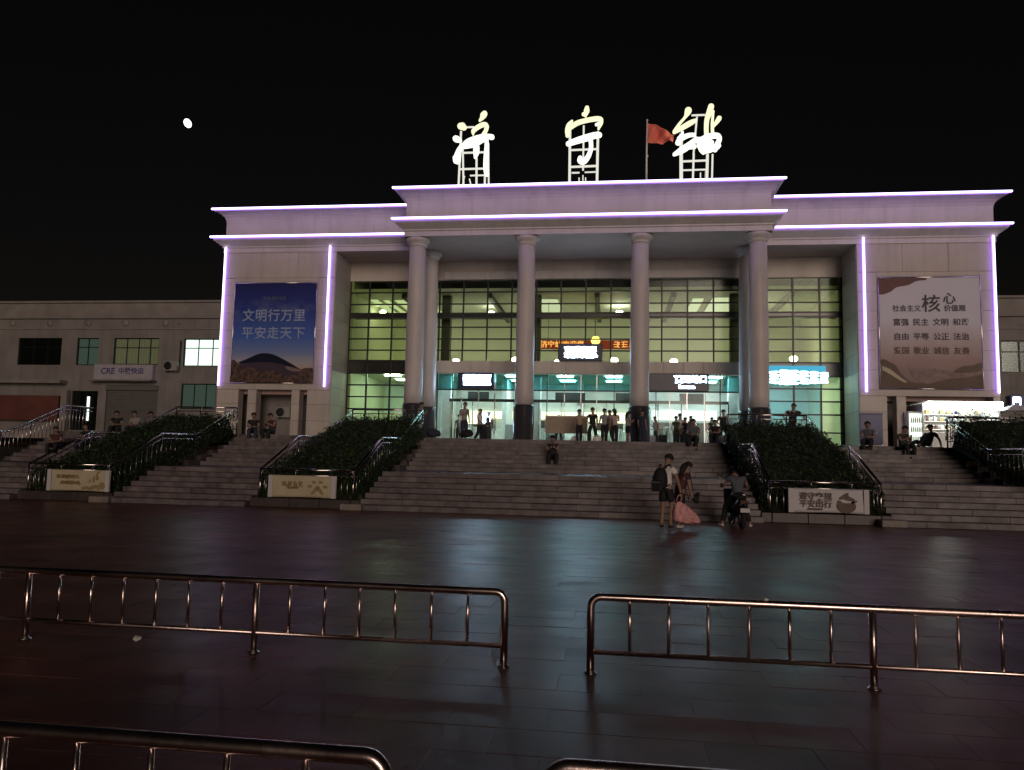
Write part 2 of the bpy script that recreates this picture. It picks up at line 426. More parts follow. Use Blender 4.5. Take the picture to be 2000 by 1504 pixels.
# columns
SH = lathe([(.47, 0), (.47, .6), (.465, 3), (.45, 6), (.425, 8.12)], 40)
CAP = lathe([(.425, 0), (.47, .02), (.47, .07), (.44, .10), (.47, .16), (.57, .24), (.61, .32), (.61, .40), (.60, .425)], 40)
PLN = lathe([(.56, 0), (.56, .12), (.535, .16), (.535, 1.82), (.52, 1.86), (.49, 1.93)], 40)
def column(x, y):
    c = node('column', ST, Vector((x, y, ZL)) - STO)
    link('plinth', PLN, 'granite_dark', c, (0, 0, 0))
    link('shaft', SH, 'paint', c, (0, 0, 1.93)); link('capital', CAP, 'paint', c, (0, 0, 10.05))
for x in (-8.55, -2.85, 2.85, 8.55): column(x, 38.35)
for x in (-8.5, 8.5): column(x, 41.0)
# wing pavilions, panel by panel
def pavilion(s):
    pv = snode('pavilion')
    X = lambda a: a * s
    def pb(name, mat, a0, a1, y0, y1, z0, z1, bev=0.0):
        x0, x1 = sorted((X(a0), X(a1))); o = box(name, mat, pv, x0, x1, y0, y1, z0, z1, bev); o.location -= STO; return o
    pb('wall_core', 'stone_core', 13.84, 20.32, 40.58, 54, 5.02, 13.05)
    for i in range(3): pb('stone_panel', 'stone', 13.80 + i * 2.187, 13.80 + (i + 1) * 2.187 - .012, 40.5, 40.575, 11.30, 13.04, .004)
    for a0, a1 in ((13.80, 14.74), (19.62, 20.36)):
        for r in range(6): pb('stone_panel', 'stone', a0, a1, 40.5, 40.575, 5.32 + r * .995, 5.32 + (r + 1) * .995 - .012, .004)
    pb('stone_panel', 'stone', 14.752, 19.608, 40.5, 40.575, 11.06, 11.288, .004)
    pb('stone_panel', 'stone', 14.752, 19.608, 40.5, 40.575, 5.32, 11.05, .004)
    pb('lintel', 'stone', 13.80, 20.36, 40.47, 41.2, 5.0, 5.31, .006)
    for a0, a1 in ((13.80, 15.1), (15.55, 16.0), (18.05, 18.55), (19.1, 20.36)):
        if s > 0 and a0 > 17: continue
        for z0, z1 in ((ZL, 3.3), (3.31, 4.2), (4.21, 4.99)): pb('pillar_block', 'stone', a0, a1, 40.5, 41.1, z0, z1, .006)
    if s > 0: pb('pillar_block', 'stone', 20.05, 20.36, 40.5, 41.1, ZL, 4.99, .006)
    pb('recess_wall', 'annex_wall', 13.84, 20.32, 42.6, 42.8, ZL, 5.0)
    pb('recess_ceiling', 'soffit', 13.84, 20.32, 41.2, 42.6, 4.8, 4.99)
    # returns towards the glass, in courses; outer flank
    for r in range(11):
        z0 = ZL + r * .98; pb('stone_panel', 'stone', 13.77, 13.832, 40.56, 43.0, z0, min(z0 + .968, 12.75), .004)
    for r in range(8):
        z0 = 5.02 + r * 1.0; pb('stone_panel', 'stone', 20.33, 20.385, 40.56, 53.9, z0, z0 + .99, .004)
    pb('side_wall', 'stone_core', 20.05, 20.3, 41.1, 53.9, ZL, 5.02)
    pb('inner_wall', 'stone_core', 13.84, 14.0, 41.1, 53.9, ZL, 5.02)
    return pv
pavilion(-1); pavilion(1)
# ------------------------------------------------------------------ curtain wall: every pane, mullion and transom
CW = snode('curtain_wall')
def cb(name, mat, x0, x1, y0, y1, z0, z1): o = box(name, mat, CW, x0, x1, y0, y1, z0, z1); o.location -= STO; return o
rows_up = [(10.95, 11.62), (10.26, 10.95), (9.72, 10.26), (8.91, 9.48), (8.23, 8.91), (7.57, 8.23), (6.96, 7.57)]
rows_lo = [(5.54, 6.22), (4.86, 5.54), (4.16, 4.86), (3.2, 4.16), (ZL + .05, 3.2)]
xs = [-13.76] + [k * 1.4 for k in range(-9, 10)] + [13.76]
for i in range(len(xs) - 1):
    x0, x1 = xs[i], xs[i + 1]; side = x1 < -8.3 or x0 > 8.3 or x0 < -8.5 or x1 > 8.5
    for r, (z0, z1) in enumerate(rows_up): cb('pane', 'glass_green' if side else 'glass_upper', x0 + .03, x1 - .03, 43.06, 43.075, z0 + .025, z1 - .025)
    cb('spandrel', 'spandrel', x0 + .03, x1 - .03, 43.05, 43.09, 9.505, 9.695)
    if side:
        for r, (z0, z1) in enumerate(rows_lo): cb('pane', 'glass_sign_glow' if 9 < x1 < 12.7 else 'glass_green', x0 + .03, x1 - .03, 43.06, 43.075, z0 + .025, z1 - .025)  # lower right bay: sign's glow painted in as pane tint
        cb('spandrel', 'spandrel', x0 + .03, x1 - .03, 43.05, 43.09, 6.245, 6.935)
for x in xs:
    hw = .042
    zb = ZL if abs(x) > 8.3 else 6.97
    cb('mullion', 'mullion', x - hw, x + hw, 42.99, 43.11, zb, 11.62)
for z in (10.95, 10.26, 9.72, 9.48, 8.91, 8.23, 7.57): cb('transom', 'mullion', -13.76, 13.76, 43.0, 43.10, z - .036, z + .036)
for z in (6.96, 6.22, 5.54, 4.86, 4.16, 3.2):
    for a, b in ((-13.76, -8.4), (8.4, 13.76)): cb('transom', 'mullion', a, b, 43.0, 43.10, z - .036, z + .036)
# stone band over the storefront, panel by panel, and jambs
for i in range(16):
    x0 = -8.56 + i * 1.07; sbox('band_panel', 'stone', x0, x0 + 1.058, 42.84, 43.12, 6.26, 6.945, bev=.004)
for s in (-1, 1):
    a, b = sorted((s * 8.42, s * 8.98))
    for z0, z1 in ((ZL, 3.3), (3.31, 4.3), (4.31, 5.3), (5.31, 6.25)): sbox('jamb_panel', 'stone', a, b, 42.9, 43.12, z0, z1, bev=.004)
# storefront: glass doors and fanlights
SF = snode('storefront')
def fb(name, mat, x0, x1, y0, y1, z0, z1): o = box(name, mat, SF, x0, x1, y0, y1, z0, z1); o.location -= STO; return o
sx = [-8.40, -7.5, -6.98, -6.0, -5.06, -3.75, -2.1, -1.13, -.22, .66, 1.62, 3.0, 3.9, 4.64, 5.57, 6.5, 7.34, 8.40]
dark = {(3.9, 4.64), (3.0, 3.9)}
for i in range(len(sx) - 1):
    x0, x1 = sx[i], sx[i + 1]
    fb('fanlight', 'glass_teal', x0 + .025, x1 - .025, 43.06, 43.075, 5.36, 6.22)
    fb('door_leaf', 'glass_lower', x0 + .025, x1 - .025, 43.06, 43.075, ZL + .09, 5.28)
    fb('bottom_rail', 'steel_dull', x0 + .025, x1 - .025, 43.045, 43.09, ZL + .01, ZL + .09)
    if i % 2 == 0 and 0 < i: 
        for dx in (-.09, .09): fb('pull_handle', 'steel', x0 + dx - .015, x0 + dx + .015, 42.98, 43.01, 3.0, 3.9)
for x in sx: fb('mullion', 'mullion' if x in (-8.4, -7.5, -3.75, -2.1, 1.62, 3.9, 7.34, 8.4) else 'steel_dull', x - .025, x + .025, 43.0, 43.11, ZL, 6.24)
fb('transom', 'mullion', -8.4, 8.4, 42.995, 43.115, 5.285, 5.355)
# ------------------------------------------------------------------ the hall behind the glass
HL = snode('hall')
def hb(name, mat, x0, x1, y0, y1, z0, z1, bev=0.0): o = box(name, mat, HL, x0, x1, y0, y1, z0, z1, bev); o.location -= STO; return o
hb('back_wall', 'hall_wall', -13.7, 13.7, 52, 52.3, 6.9, 11.0)
hb('back_wall', 'hall_grey', -13.7, 13.7, 50, 50.3, ZL, 6.3)
hb('side_wall', 'hall_wall', -13.76, -13.6, 43.15, 52, ZL, 12.7); hb('side_wall', 'hall_wall', 13.6, 13.76, 43.15, 52, ZL, 12.7)
hb('upper_floor', 'hall_ceiling', -13.59, 13.59, 43.15, 51.98, 6.32, 6.88)
hb('ceiling', 'hall_ceiling', -13.59, 13.59, 43.15, 51.98, 11.0, 11.2)
hb('hall_floor', 'hall_floor', -13.59, 13.59, 43.15, 49.98, ZL + .005, ZL + .03)
for x in (-8.25, -2.9, 2.9, 8.3):
    hb('hall_column', 'hall_column', x - .26, x + .26, 44.1, 44.6, 6.9, 10.99, .02)
    hb('hall_column', 'hall_white', x - .26, x + .26, 44.9, 45.4, ZL + .03, 6.31, .02)
# lit ceiling coffers, a gallery parapet and globe lamps in the upper hall
for x0, x1, y0, y1 in ((-13.3, -12.75, 45.2, 50.4), (-12.5, -12.1, 45.4, 50.4), (-11.8, -9.6, 45.4, 50.4), (-4.1, -3.9, 45.0, 50.4), (-3.05, -1.75, 45.4, 50.4), (6.1, 6.75, 45.4, 50.4), (7.2, 9.4, 45.2, 50.4)):
    cf = node('ceiling_coffer', HL, Vector((x0, y0, 10.99)) - STO)
    link('light_panel', box_mesh(x1 - x0, y1 - y0, .02), 'lit_pane', cf, ((x1 - x0) / 2, (y1 - y0) / 2, -.005))
    for xx in (-.04, x1 - x0 + .04): link('frame', box_mesh(.06, y1 - y0, .06), 'hall_wall', cf, (xx, (y1 - y0) / 2, -.03))
for x in (-10.7, -5.6, 0.6, 4.9, 11.3): hb('ceiling_beam', 'hall_column', x - .13, x + .13, 43.6, 51.9, 10.72, 10.985)
hb('gallery_front', 'hall_column', -13.55, 13.55, 43.3, 43.6, 9.46, 9.74)
hb('wall_dado', 'hall_ceiling', -13.55, 13.55, 51.9, 51.98, 6.9, 7.9)
GL = lathe([(.02, -.2), (.12, -.17), (.19, -.07), (.2, 0), (.19, .07), (.12, .17), (.02, .2)], 14)
for x, y, z, s in ((-13.0, 47, 10.55, 1), (-6.1, 47.5, 10.55, 1.05), (1.9, 47.5, 10.5, 1.4), (10.0, 47, 10.55, 1), (-8.6, 49, 7.7, 1.1), (-11.0, 49, 8.1, 1.2), (-4.7, 49, 7.8, 1.2), (1.6, 49, 7.8, 1.2), (5.3, 49, 7.75, 1.2), (8.7, 48, 7.5, .9), (12.2, 47.5, 7.75, 1.2), (-2.0, 49, 7.7, .9)):
    link('globe_lamp', GL, 'lamp_warm', HL, Vector((x, y, z)) - STO, scale=(s, s, s * .7))
# lower hall: cool ceiling panels in rows, warm counter band, gates
for x in (-7.0, -4.2, -1.2, 1.6, 4.4, 7.2, -11.5, 11.5):
    for y in (44.6, 47.2):
        hb('ceiling_lamp', 'panel_cool', x - .45, x + .45, y - .16, y + .16, 6.24, 6.312)
hb('counter_fascia', 'counter_glow', -8.0, 3.0, 49.7, 49.78, 4.05, 4.5)
hb('counter_fascia', 'room_white', 4.0, 8.0, 49.7, 49.78, 4.1, 4.7)
hb('counter', 'hall_white', -8.0, 3.0, 49.0, 49.6, ZL + .03, 3.35, .02)
for x in (-7.4, -6.6, -3.2, -2.5, 1.2, 2.0, 4.9, 5.7, 7.0):
    gt = node('ticket_gate', HL, Vector((x, 45.9, ZL + .03)) - STO)
    link('cabinet', box_mesh(.22, 1.3, 1.0, .03), 'hall_white', gt, (0, 0, .5)); link('top_plate', box_mesh(.24, 1.3, .03, .01), 'steel_dull', gt, (0, 0, 1.02))
    link('flap', box_mesh(.4, .02, .6, .005), 'glass_plain', gt, (.3, 0, .6))
for x0, x1 in ((-7.6, -6.2), (-3.4, -2.4), (-1.6, -.9), (.4, 2.2), (4.4, 5.2), (6.0, 7.6)): hb('shop_opening', 'spandrel', x0, x1, 49.93, 49.99, ZL + .03, 3.95)
for x in (-7.9, -6.6, -5.3, -4.0, -2.7, -1.4, -.1, 1.2, 2.5, 4.1, 5.4, 6.7, 8.0):
    hb('vestibule_post', 'steel_dull' if x < 3 else 'mullion', x - .03, x + .03, 44.55, 44.63, ZL + .03, 4.75)
hb('vestibule_beam', 'spandrel', -8.0, 8.0, 44.5, 44.68, 4.75, 4.92)
for x, w_ in ((-6.6, 1.3), (-1.0, 1.8), (2.2, 1.0), (6.2, 1.5)): hb('hanging_screen', 'black_plastic', x - w_ / 2, x + w_ / 2, 46.4, 46.5, 5.0, 5.5)
hb('lit_display', 'counter_glow', -7.6, -6.1, 46.9, 47.0, 3.55, 4.25); hb('lit_display', 'counter_glow', -.9, 2.4, 47.4, 47.5, 3.75, 4.15)
for x in (-4.4, -1.9, 5.1): hb('luggage_scanner', 'ac_grey', x - .5, x + .5, 46.2, 48.2, ZL + .03, 3.55, .06)
for x in (-7.75, -5.9, -3.0, .3, 2.6, 4.6, 7.7): hb('queue_post', 'black_plastic', x - .03, x + .03, 45.0, 45.06, ZL + .03, 3.2)
for x0, x1 in ((-9.0, -8.7), (-5.2, -4.9), (-.6, -.3), (3.4, 3.75)): hb('partition', 'hall_white', x0, x1, 46.8, 49.9, ZL + .03, 6.3)
for x, y in ((-12.3, 46.5), (-10.8, 47.5), (11.0, 46.5), (12.5, 47)): hb('stair_landing', 'hall_wall', x - .6, x + .6, y, y + .2, 3.6, 4.1)
# ------------------------------------------------------------------ violet light strips along every edge
def strip(a, b):
    a, b = Vector(a), Vector(b); t = node('light_strip', ST, a - STO); L = (b - a); n = L.normalized()
    rod('casing', 'neon_casing', t, Vector((0, 0, 0)), L, .072, 10)
    rod('tube', 'neon_core', t, Vector((0, -.052, 0)) - n * .02, L + n * .02 + Vector((0, -.052, 0)), .046, 10)
for z, yy in ((15.14, 37.25), (13.53, 37.25)): strip((-9.68, yy, z), (9.68, yy, z))
for z in (15.14, 13.53):
    strip((-20.95, 39.92, z), (-9.68 if z > 14 else -9.68, 39.92, z)); strip((9.68, 39.92, z), (20.95, 39.92, z))
for x in (-20.25, -14.1, 14.1, 20.25): strip((x, 40.40, 5.2), (x, 40.40, 13.02))
# rosettes / small floodlamps none in view

# ================================================================== ROOF CHARACTERS (brush strokes of light on steel frames)
def stroke(pts, y, thick=.10):
    """one brush stroke: centre line (x, z, half width), round ends, extruded"""
    P = []
    n = len(pts)
    for i in range(n - 1):                       # Catmull-Rom through the points
        p0, p1, p2, p3 = pts[max(i - 1, 0)], pts[i], pts[i + 1], pts[min(i + 2, n - 1)]
        for k in range(5):
            t = k / 5
            P.append([.5 * (2 * b + (c - a) * t + (2 * a - 5 * b + 4 * c - d_) * t * t + (-a + 3 * b - 3 * c + d_) * t ** 3) for a, b, c, d_ in zip(p0, p1, p2, p3)])
    P.append(list(pts[-1]))
    Ls, Rs = [], []
    T = []
    for i, (x, z, r) in enumerate(P):
        a, b = P[max(i - 1, 0)], P[min(i + 1, len(P) - 1)]
        t = Vector((b[0] - a[0], b[1] - a[1])); t = t.normalized() if t.length > 1e-6 else Vector((1, 0)); T.append(t)
        nrm = Vector((-t.y, t.x)); Ls.append((x + nrm.x * r, z + nrm.y * r)); Rs.append((x - nrm.x * r, z - nrm.y * r))
    def cap(c, t, sgn):
        a0 = math.atan2(t.y, t.x) + (PI / 2 if sgn > 0 else -PI / 2)
        return [(c[0] + c[2] * math.cos(a0 - k * PI / 6), c[1] + c[2] * math.sin(a0 - k * PI / 6)) for k in range(1, 6)]
    vs, fs = [], []
    m = len(P)
    for s, yy in ((0, y), (1, y + thick)):
        vs += [(a, yy, b) for a, b in Ls] + [(a, yy, b) for a, b in Rs]
    for i in range(m - 1):
        fs.append((i, i + 1, m + i + 1, m + i)); o = 2 * m; fs.append((o + m + i, o + m + i + 1, o + i + 1, o + i))
        fs.append((i + 1, i, o + i, o + i + 1)); fs.append((m + i, m + i + 1, o + m + i + 1, o + m + i))
    for c, t, sgn, iL, iR in ((P[-1], T[-1], 1, m - 1, 2 * m - 1), (P[0], -T[0], 1, m, 0)):
        k0 = len(vs); cp = cap(c, t, sgn)
        vs += [(a, y, b) for a, b in cp] + [(a, y + thick, b) for a, b in cp]
        nC = len(cp); front = [iL] + [k0 + k for k in range(nC)] + [iR]; back = [iL + 2 * m] + [k0 + nC + k for k in range(nC)] + [iR + 2 * m]
        fs.append(tuple(front)); fs.append(tuple(back[::-1]))
        for k in range(len(front) - 1): fs.append((front[k], front[k + 1], back[k + 1], back[k]))
    return mesh('stroke', vs, fs)
SPX = 1 / 8.85 * 0.0278       # metres per enlarged picture unit at the sign
def roof_char(label, zx0, X0, strokes, bars, top_z):
    t = thing('roof_character', label, 'sign', (X0, 38.6, 15.12), group='lit characters on the roof')
    cv = lambda x, y: ((x - zx0) * SPX, (1440 - y) * SPX + .45 if y < 1420 else 0.0)
    for i, s in enumerate(strokes):
        pts = [(*cv(x, y), r * SPX * .82) for x, y, r in s]
        hi = min(p[1] for p in s) < top_z
        link('stroke', stroke(pts, -.16 - i * .014), 'letter_glow_top' if hi else 'letter_glow', t)
    for (xa, ya, xb, yb, wd) in bars:
        a, b = cv(xa, ya), cv(xb, yb); rod('frame_bar', 'frame_painted_glow', t, (a[0], 0, a[1]), (b[0], 0, b[1]), wd * SPX * .8, 8)  # bars are no lamps; their emission imitates light from the letters
        if ya > 1250 or yb > 1250: rod('back_stay', 'frame_white', t, (b[0], 0, max(b[1], .5)), (b[0], .9, 0), .03, 6)
    return t
C1 = [[(262, 400, 66), (290, 405, 74), (318, 425, 58)], [(185, 615, 60), (215, 630, 62), (260, 650, 40)],
      [(190, 950, 52), (215, 1010, 66), (225, 930, 70), (250, 820, 50), (300, 740, 40)],
      [(665, 205, 56), (645, 235, 62), (625, 275, 42), (585, 325, 18)],
      [(482, 565, 14), (485, 500, 40), (570, 430, 44), (660, 395, 46), (705, 420, 44), (698, 490, 38), (660, 560, 36), (600, 620, 30)],
      [(300, 760, 34), (400, 680, 50), (560, 625, 52), (700, 600, 44), (800, 618, 52)],
      [(330, 770, 40), (500, 745, 42), (620, 690, 34), (700, 640, 36)],
      [(545, 780, 60), (545, 880, 56), (530, 960, 28)], [(715, 660, 36), (718, 800, 40), (710, 1000, 44), (715, 1180, 46), (735, 1260, 40)]]
B1 = [(265, 470, 245, 1430, 22), (300, 740, 340, 1440, 20), (540, 940, 555, 1430, 22), (690, 700, 690, 1430, 22), (735, 700, 762, 1430, 18), (350, 408, 478, 408, 20), (310, 850, 690, 850, 22), (260, 1130, 690, 1130, 22), (440, 1245, 760, 1245, 18), (345, 1250, 280, 1430, 14), (430, 1300, 500, 1430, 14)]
C2 = [[(485, 165, 40), (480, 215, 54), (462, 285, 34), (468, 320, 12)], [(430, 275, 36), (455, 265, 30)],
      [(245, 385, 20), (195, 450, 44), (172, 540, 48), (170, 630, 36)],
      [(215, 500, 42), (330, 425, 46), (480, 385, 44), (620, 365, 46), (705, 375, 46), (715, 430, 42), (690, 490, 34), (676, 540, 18)], [(640, 465, 26), (680, 450, 26)],
      [(190, 775, 50), (320, 730, 60), (480, 685, 66), (610, 650, 62), (690, 645, 54)],
      [(545, 690, 44), (560, 800, 42), (552, 900, 42), (510, 1010, 46), (440, 1085, 56), (390, 1060, 62), (385, 1020, 40)]]
B2 = [(210, 500, 215, 1440, 26), (668, 560, 660, 1440, 26), (435, 450, 432, 1210, 18), (235, 860, 650, 855, 22), (235, 1145, 650, 1140, 24), (245, 1245, 375, 1245, 18), (460, 1242, 640, 1240, 16), (432, 1290, 432, 1430, 12), (370, 1330, 370, 1430, 12), (475, 1330, 475, 1430, 12)]
C3 = [[(945, 275, 66), (930, 315, 56), (890, 390, 26), (800, 500, 26), (725, 620, 34)], [(725, 630, 34), (850, 560, 46), (980, 485, 48), (1050, 450, 34)],
      [(850, 640, 26), (845, 680, 26), (800, 740, 40)],
      [(785, 810, 54), (830, 745, 52), (950, 695, 40), (1040, 690, 34)], [(725, 1005, 34), (840, 940, 62), (960, 860, 60), (1070, 760, 40)], [(930, 900, 34), (1040, 890, 40)],
      [(1300, 235, 56), (1275, 330, 58), (1235, 450, 46), (1225, 600, 42), (1230, 720, 42)], [(1335, 320, 20), (1318, 500, 26), (1322, 680, 30)], [(1425, 440, 46), (1385, 500, 38), (1335, 570, 22)],
      [(1115, 785, 50), (1120, 860, 54), (1150, 950, 48), (1180, 1000, 34)], [(1120, 790, 40), (1260, 740, 54), (1390, 730, 52), (1425, 790, 46), (1390, 880, 50), (1360, 960, 44)],
      [(1170, 985, 44), (1270, 950, 66), (1400, 910, 48), (1425, 900, 30)], [(1165, 875, 55), (1290, 850, 62)]]
B3 = [(835, 650, 838, 1440, 34), (1085, 370, 1030, 1000, 18), (1035, 980, 1015, 1440, 20), (1250, 1000, 1235, 1440, 28), (1330, 1000, 1315, 1440, 18), (1000, 342, 1215, 342, 20), (860, 1105, 1230, 1100, 22), (860, 1252, 1220, 1250, 18), (1140, 1300, 1140, 1430, 12)]
roof_char('glowing yellow-white brush character with water-drop strokes, leftmost on the roof', 545, -5.62, C1, B1, 430)
roof_char('glowing yellow-white brush character under a dot roof, middle of the three', 440, -.04, C2, B2, 440)
roof_char('glowing yellow-white brush character right of the flagpole, widest of the three', 1090, 5.67, C3, B3, 460)
# flag
fl = thing('flagpole', 'white flagpole with a red flag on the roof between two characters', 'flagpole', (3.16, 38.9, 15.1))
link('pole', tube([(0, 0, 0), (0, 0, 1.9), (.02, 0, 3.85)], [.055, .045, .035], 10), 'frame_white', fl)
link('finial', xf(GL, (0.02, 0, 3.88), sc=(.28, .28, .28)), 'frame_white', fl)
link('base_plate', box_mesh(.3, .3, .06, .01), 'steel_dull', fl, (0, 0, .03)); link('cleat', box_mesh(.05, .1, .14, .01), 'steel_dull', fl, (.05, -.04, 1.95))
vs, fs = [], []; nu, nv = 22, 14
for j in range(nv + 1):
    for i in range(nu + 1):
        u, v = i / nu, j / nv
        sag = .62 * u ** 1.3
        x = .04 + 1.36 * u * (1 - .06 * v); z = 3.72 - 1.12 * v * (1 - .42 * u) - sag + .05 * math.sin(7 * u + 2 * v) + .16 * v * u
        y = .16 * math.sin(8.5 * u - 3.2 * v) * (.25 + u) + .07 * math.sin(15 * u + 5 * v)
        vs.append((x, y, z))
for j in range(nv):
    for i in range(nu): a = j * (nu + 1) + i; fs.append((a, a + 1, a + nu + 2, a + nu + 1))
link('flag', mesh('flag', vs, fs, True), 'flag_red', fl)
# moon
mv = []
o = link('moon', lathe([(.01, -1)] + [(math.cos(t * PI / 24), math.sin(t * PI / 24)) for t in range(-11, 12)] + [(.01, 1)], 32), 'moon_light', None, Vector((1.63, 0, 1.6)) + Vector((-.55, .9, .42)).normalized() * 4000)
o.scale = (16, 16, 21); o.rotation_euler = (0, rad(-28), rad(30)); tag(o, 'small bright white gibbous moon in the black sky', 'moon')
bpy.data.objects['moon']['label'] = 'small bright white moon alone in the black sky'

# ================================================================== BILLBOARDS
def billboard_sky():
    m, nt, b = _mat('poster_sky'); N = nt.nodes; L = nt.links; b.inputs['Roughness'].default_value = .45
    tc = N.new('ShaderNodeTexCoord'); sp = N.new('ShaderNodeSeparateXYZ'); L.new(tc.outputs['Generated'], sp.inputs[0])
    cr = N.new('ShaderNodeValToRGB'); e = cr.color_ramp.elements
    e[0].position = 0.10; e[0].color = (.52, .38, .28, 1); e[1].position = 1.0; e[1].color = (.010, .015, .13, 1)
    for p_, c in ((.20, (.44, .42, .46, 1)), (.30, (.20, .27, .50, 1)), (.45, (.07, .16, .55, 1)), (.75, (.018, .04, .27, 1))):
        k = e.new(p_); k.color = c
    L.new(sp.outputs[2], cr.inputs[0])
    n = N.new('ShaderNodeTexNoise'); n.inputs['Scale'].default_value = 3.5; n.inputs['Detail'].default_value = 8; n.inputs['Roughness'].default_value = .6
    mpg = N.new('ShaderNodeMapping'); mpg.inputs['Scale'].default_value = (1.0, 1, 2.0); L.new(tc.outputs['Generated'], mpg.inputs[0]); L.new(mpg.outputs[0], n.inputs[0])
    band = N.new('ShaderNodeValToRGB'); be = band.color_ramp.elements; be[0].position = .52; be[0].color = (0, 0, 0, 1); be[1].position = .72; be[1].color = (.8, .8, .8, 1)
    k = be.new(.80); k.color = (0.35, .35, .35, 1); k = be.new(.86); k.color = (0, 0, 0, 1)
    L.new(sp.outputs[2], band.inputs[0])
    th = N.new('ShaderNodeMapRange'); th.inputs[1].default_value = .45; th.inputs[2].default_value = .62; L.new(n.outputs['Fac'], th.inputs[0])
    mm = N.new('ShaderNodeMath'); mm.operation = 'MULTIPLY'; L.new(th.outputs[0], mm.inputs[0]); L.new(band.outputs[0], mm.inputs[1])
    mx = N.new('ShaderNodeMix'); mx.data_type = 'RGBA'; L.new(mm.outputs[0], mx.inputs[0]); L.new(cr.outputs[0], mx.inputs[6]); mx.inputs[7].default_value = (.14, .17, .36, 1)
    L.new(mx.outputs[2], b.inputs['Base Color']); return m
def billboard_values():
    m, nt, b = _mat('poster_values'); N = nt.nodes; L = nt.links; b.inputs['Roughness'].default_value = .45
    tc = N.new('ShaderNodeTexCoord'); sp = N.new('ShaderNodeSeparateXYZ'); L.new(tc.outputs['Generated'], sp.inputs[0])
    cr = N.new('ShaderNodeValToRGB'); e = cr.color_ramp.elements
    e[0].position = 0.0; e[0].color = (.10, .05, .045, 1); e[1].position = .62; e[1].color = (.60, .57, .70, 1)
    for p_, c in ((.12, (.16, .085, .07, 1)), (.26, (.28, .16, .15, 1)), (.38, (.40, .30, .32, 1)), (.5, (.50, .44, .51, 1))): k = e.new(p_); k.color = c
    n = N.new('ShaderNodeTexNoise'); n.inputs['Scale'].default_value = 3; n.inputs['Detail'].default_value = 7; L.new(tc.outputs['Generated'], n.inputs[0])
    ad = N.new('ShaderNodeMath'); ad.operation = 'MULTIPLY_ADD'; ad.inputs[1].default_value = .16; L.new(n.outputs['Fac'], ad.inputs[0])
    sb = N.new('ShaderNodeMath'); sb.operation = 'SUBTRACT'; sb.inputs[1].default_value = .08; L.new(sp.outputs[2], sb.inputs[0]); L.new(sb.outputs[0], ad.inputs[2])
    L.new(ad.outputs[0], cr.inputs[0]); L.new(cr.outputs[0], b.inputs['Base Color']); return m
billboard_sky(); billboard_values()
def trees_print():
    m, nt, b = _mat('print_trees'); N = nt.nodes; L = nt.links
    tc = N.new('ShaderNodeNewGeometry'); n = N.new('ShaderNodeTexNoise'); n.inputs['Scale'].default_value = 5; n.inputs['Detail'].default_value = 8; L.new(tc.outputs['Position'], n.inputs[0])
    cr = N.new('ShaderNodeValToRGB'); e = cr.color_ramp.elements; e[0].position = .38; e[0].color = (.035, .02, .02, 1); e[1].position = .72; e[1].color = (.20, .11, .075, 1)
    L.new(n.outputs['Fac'], cr.inputs[0]); L.new(cr.outputs[0], b.inputs['Base Color']); return m
trees_print()
def smooth_outline(pts, n=4):
    out = []; m = len(pts)
    for i in range(m - 1):
        p0, p1, p2, p3 = pts[max(i - 1, 0)], pts[i], pts[i + 1], pts[min(i + 2, m - 1)]
        for k in range(n):
            t = k / n; out.append(tuple(.5 * (2 * b + (c - a) * t + (2 * a - 5 * b + 4 * c - d_) * t * t + (-a + 3 * b - 3 * c + d_) * t ** 3) for a, b, c, d_ in zip(p0, p1, p2, p3)))
    out.append(pts[-1]); return out
BW, BH = 4.8, 5.62
def billboard(x, label, m):
    t = thing('billboard', label, 'billboard', (x, 40.44, 5.36))
    link('printed_sheet', box_mesh(BW, .05, BH), m, t, (0, 0, BH / 2))
    for a, b in (((-BW / 2, 0), (-BW / 2, BH)), ((BW / 2, 0), (BW / 2, BH)), ((-BW / 2, BH), (BW / 2, BH)), ((-BW / 2, 0), (BW / 2, 0))):
        rod('frame_bar', 'steel', t, (a[0], -.02, a[1]), (b[0], -.02, b[1]), .03, 8)
    return t
def pic(u, v): return ((u - .5) * BW, v * BH)           # picture fraction -> sheet position
t = billboard(-17.18, 'tall blue billboard with two lines of lettering above a dark dome', 'poster_sky')
def flat(name, mat, pts, y): return link(name, prism([pic(*p) for p in pts], y, y + .004), mat, t)
flat('printed_hill', 'print_trees', smooth_outline([(0.005, .005), (.005, .21), (.05, .22), (.10, .18), (.3, .10), (.6, .06), (.75, .08), (.86, .14), (.93, .15), (.995, .14), (.995, .005)], 3), -.034)
flat('printed_dome', 'navy', smooth_outline([(.08, .20), (.2, .24), (.32, .285), (.42, .295), (.52, .28), (.66, .225), (.80, .16), (.86, .125), (.80, .11), (.66, .11), (.5, .13), (.3, .16), (.15, .185), (.08, .195)], 3), -.040)
flat('printed_dome_face', 'print_plum', smooth_outline([(.09, .185), (.25, .20), (.45, .205), (.65, .18), (.82, .135), (.86, .12), (.72, .07), (.5, .05), (.3, .06), (.13, .11)], 3), -.046)
flat('printed_dome_tip', 'print_stone', smooth_outline([(.66, .165), (.76, .155), (.86, .122), (.78, .115), (.70, .13)], 3), -.049)
flat('printed_trees', 'print_trees', smooth_outline([(.01, .006), (.01, .11), (.06, .145), (.12, .12), (.2, .15), (.28, .145), (.34, .11), (.4, .10), (.48, .125), (.58, .11), (.66, .07), (.75, .08), (.82, .05), (.9, .08), (.99, .06), (.99, .006)], 3), -.052)
for line, v, sz in (('文明行万里', .665, .72), ('平安走天下', .49, .72)):
    xx, zz = pic(.5, v)
    lettering('lettering', line, sz, 'text_grey', t, (xx - .03, -.034, zz), .010, .002, 1.08)
SMALL_T = t
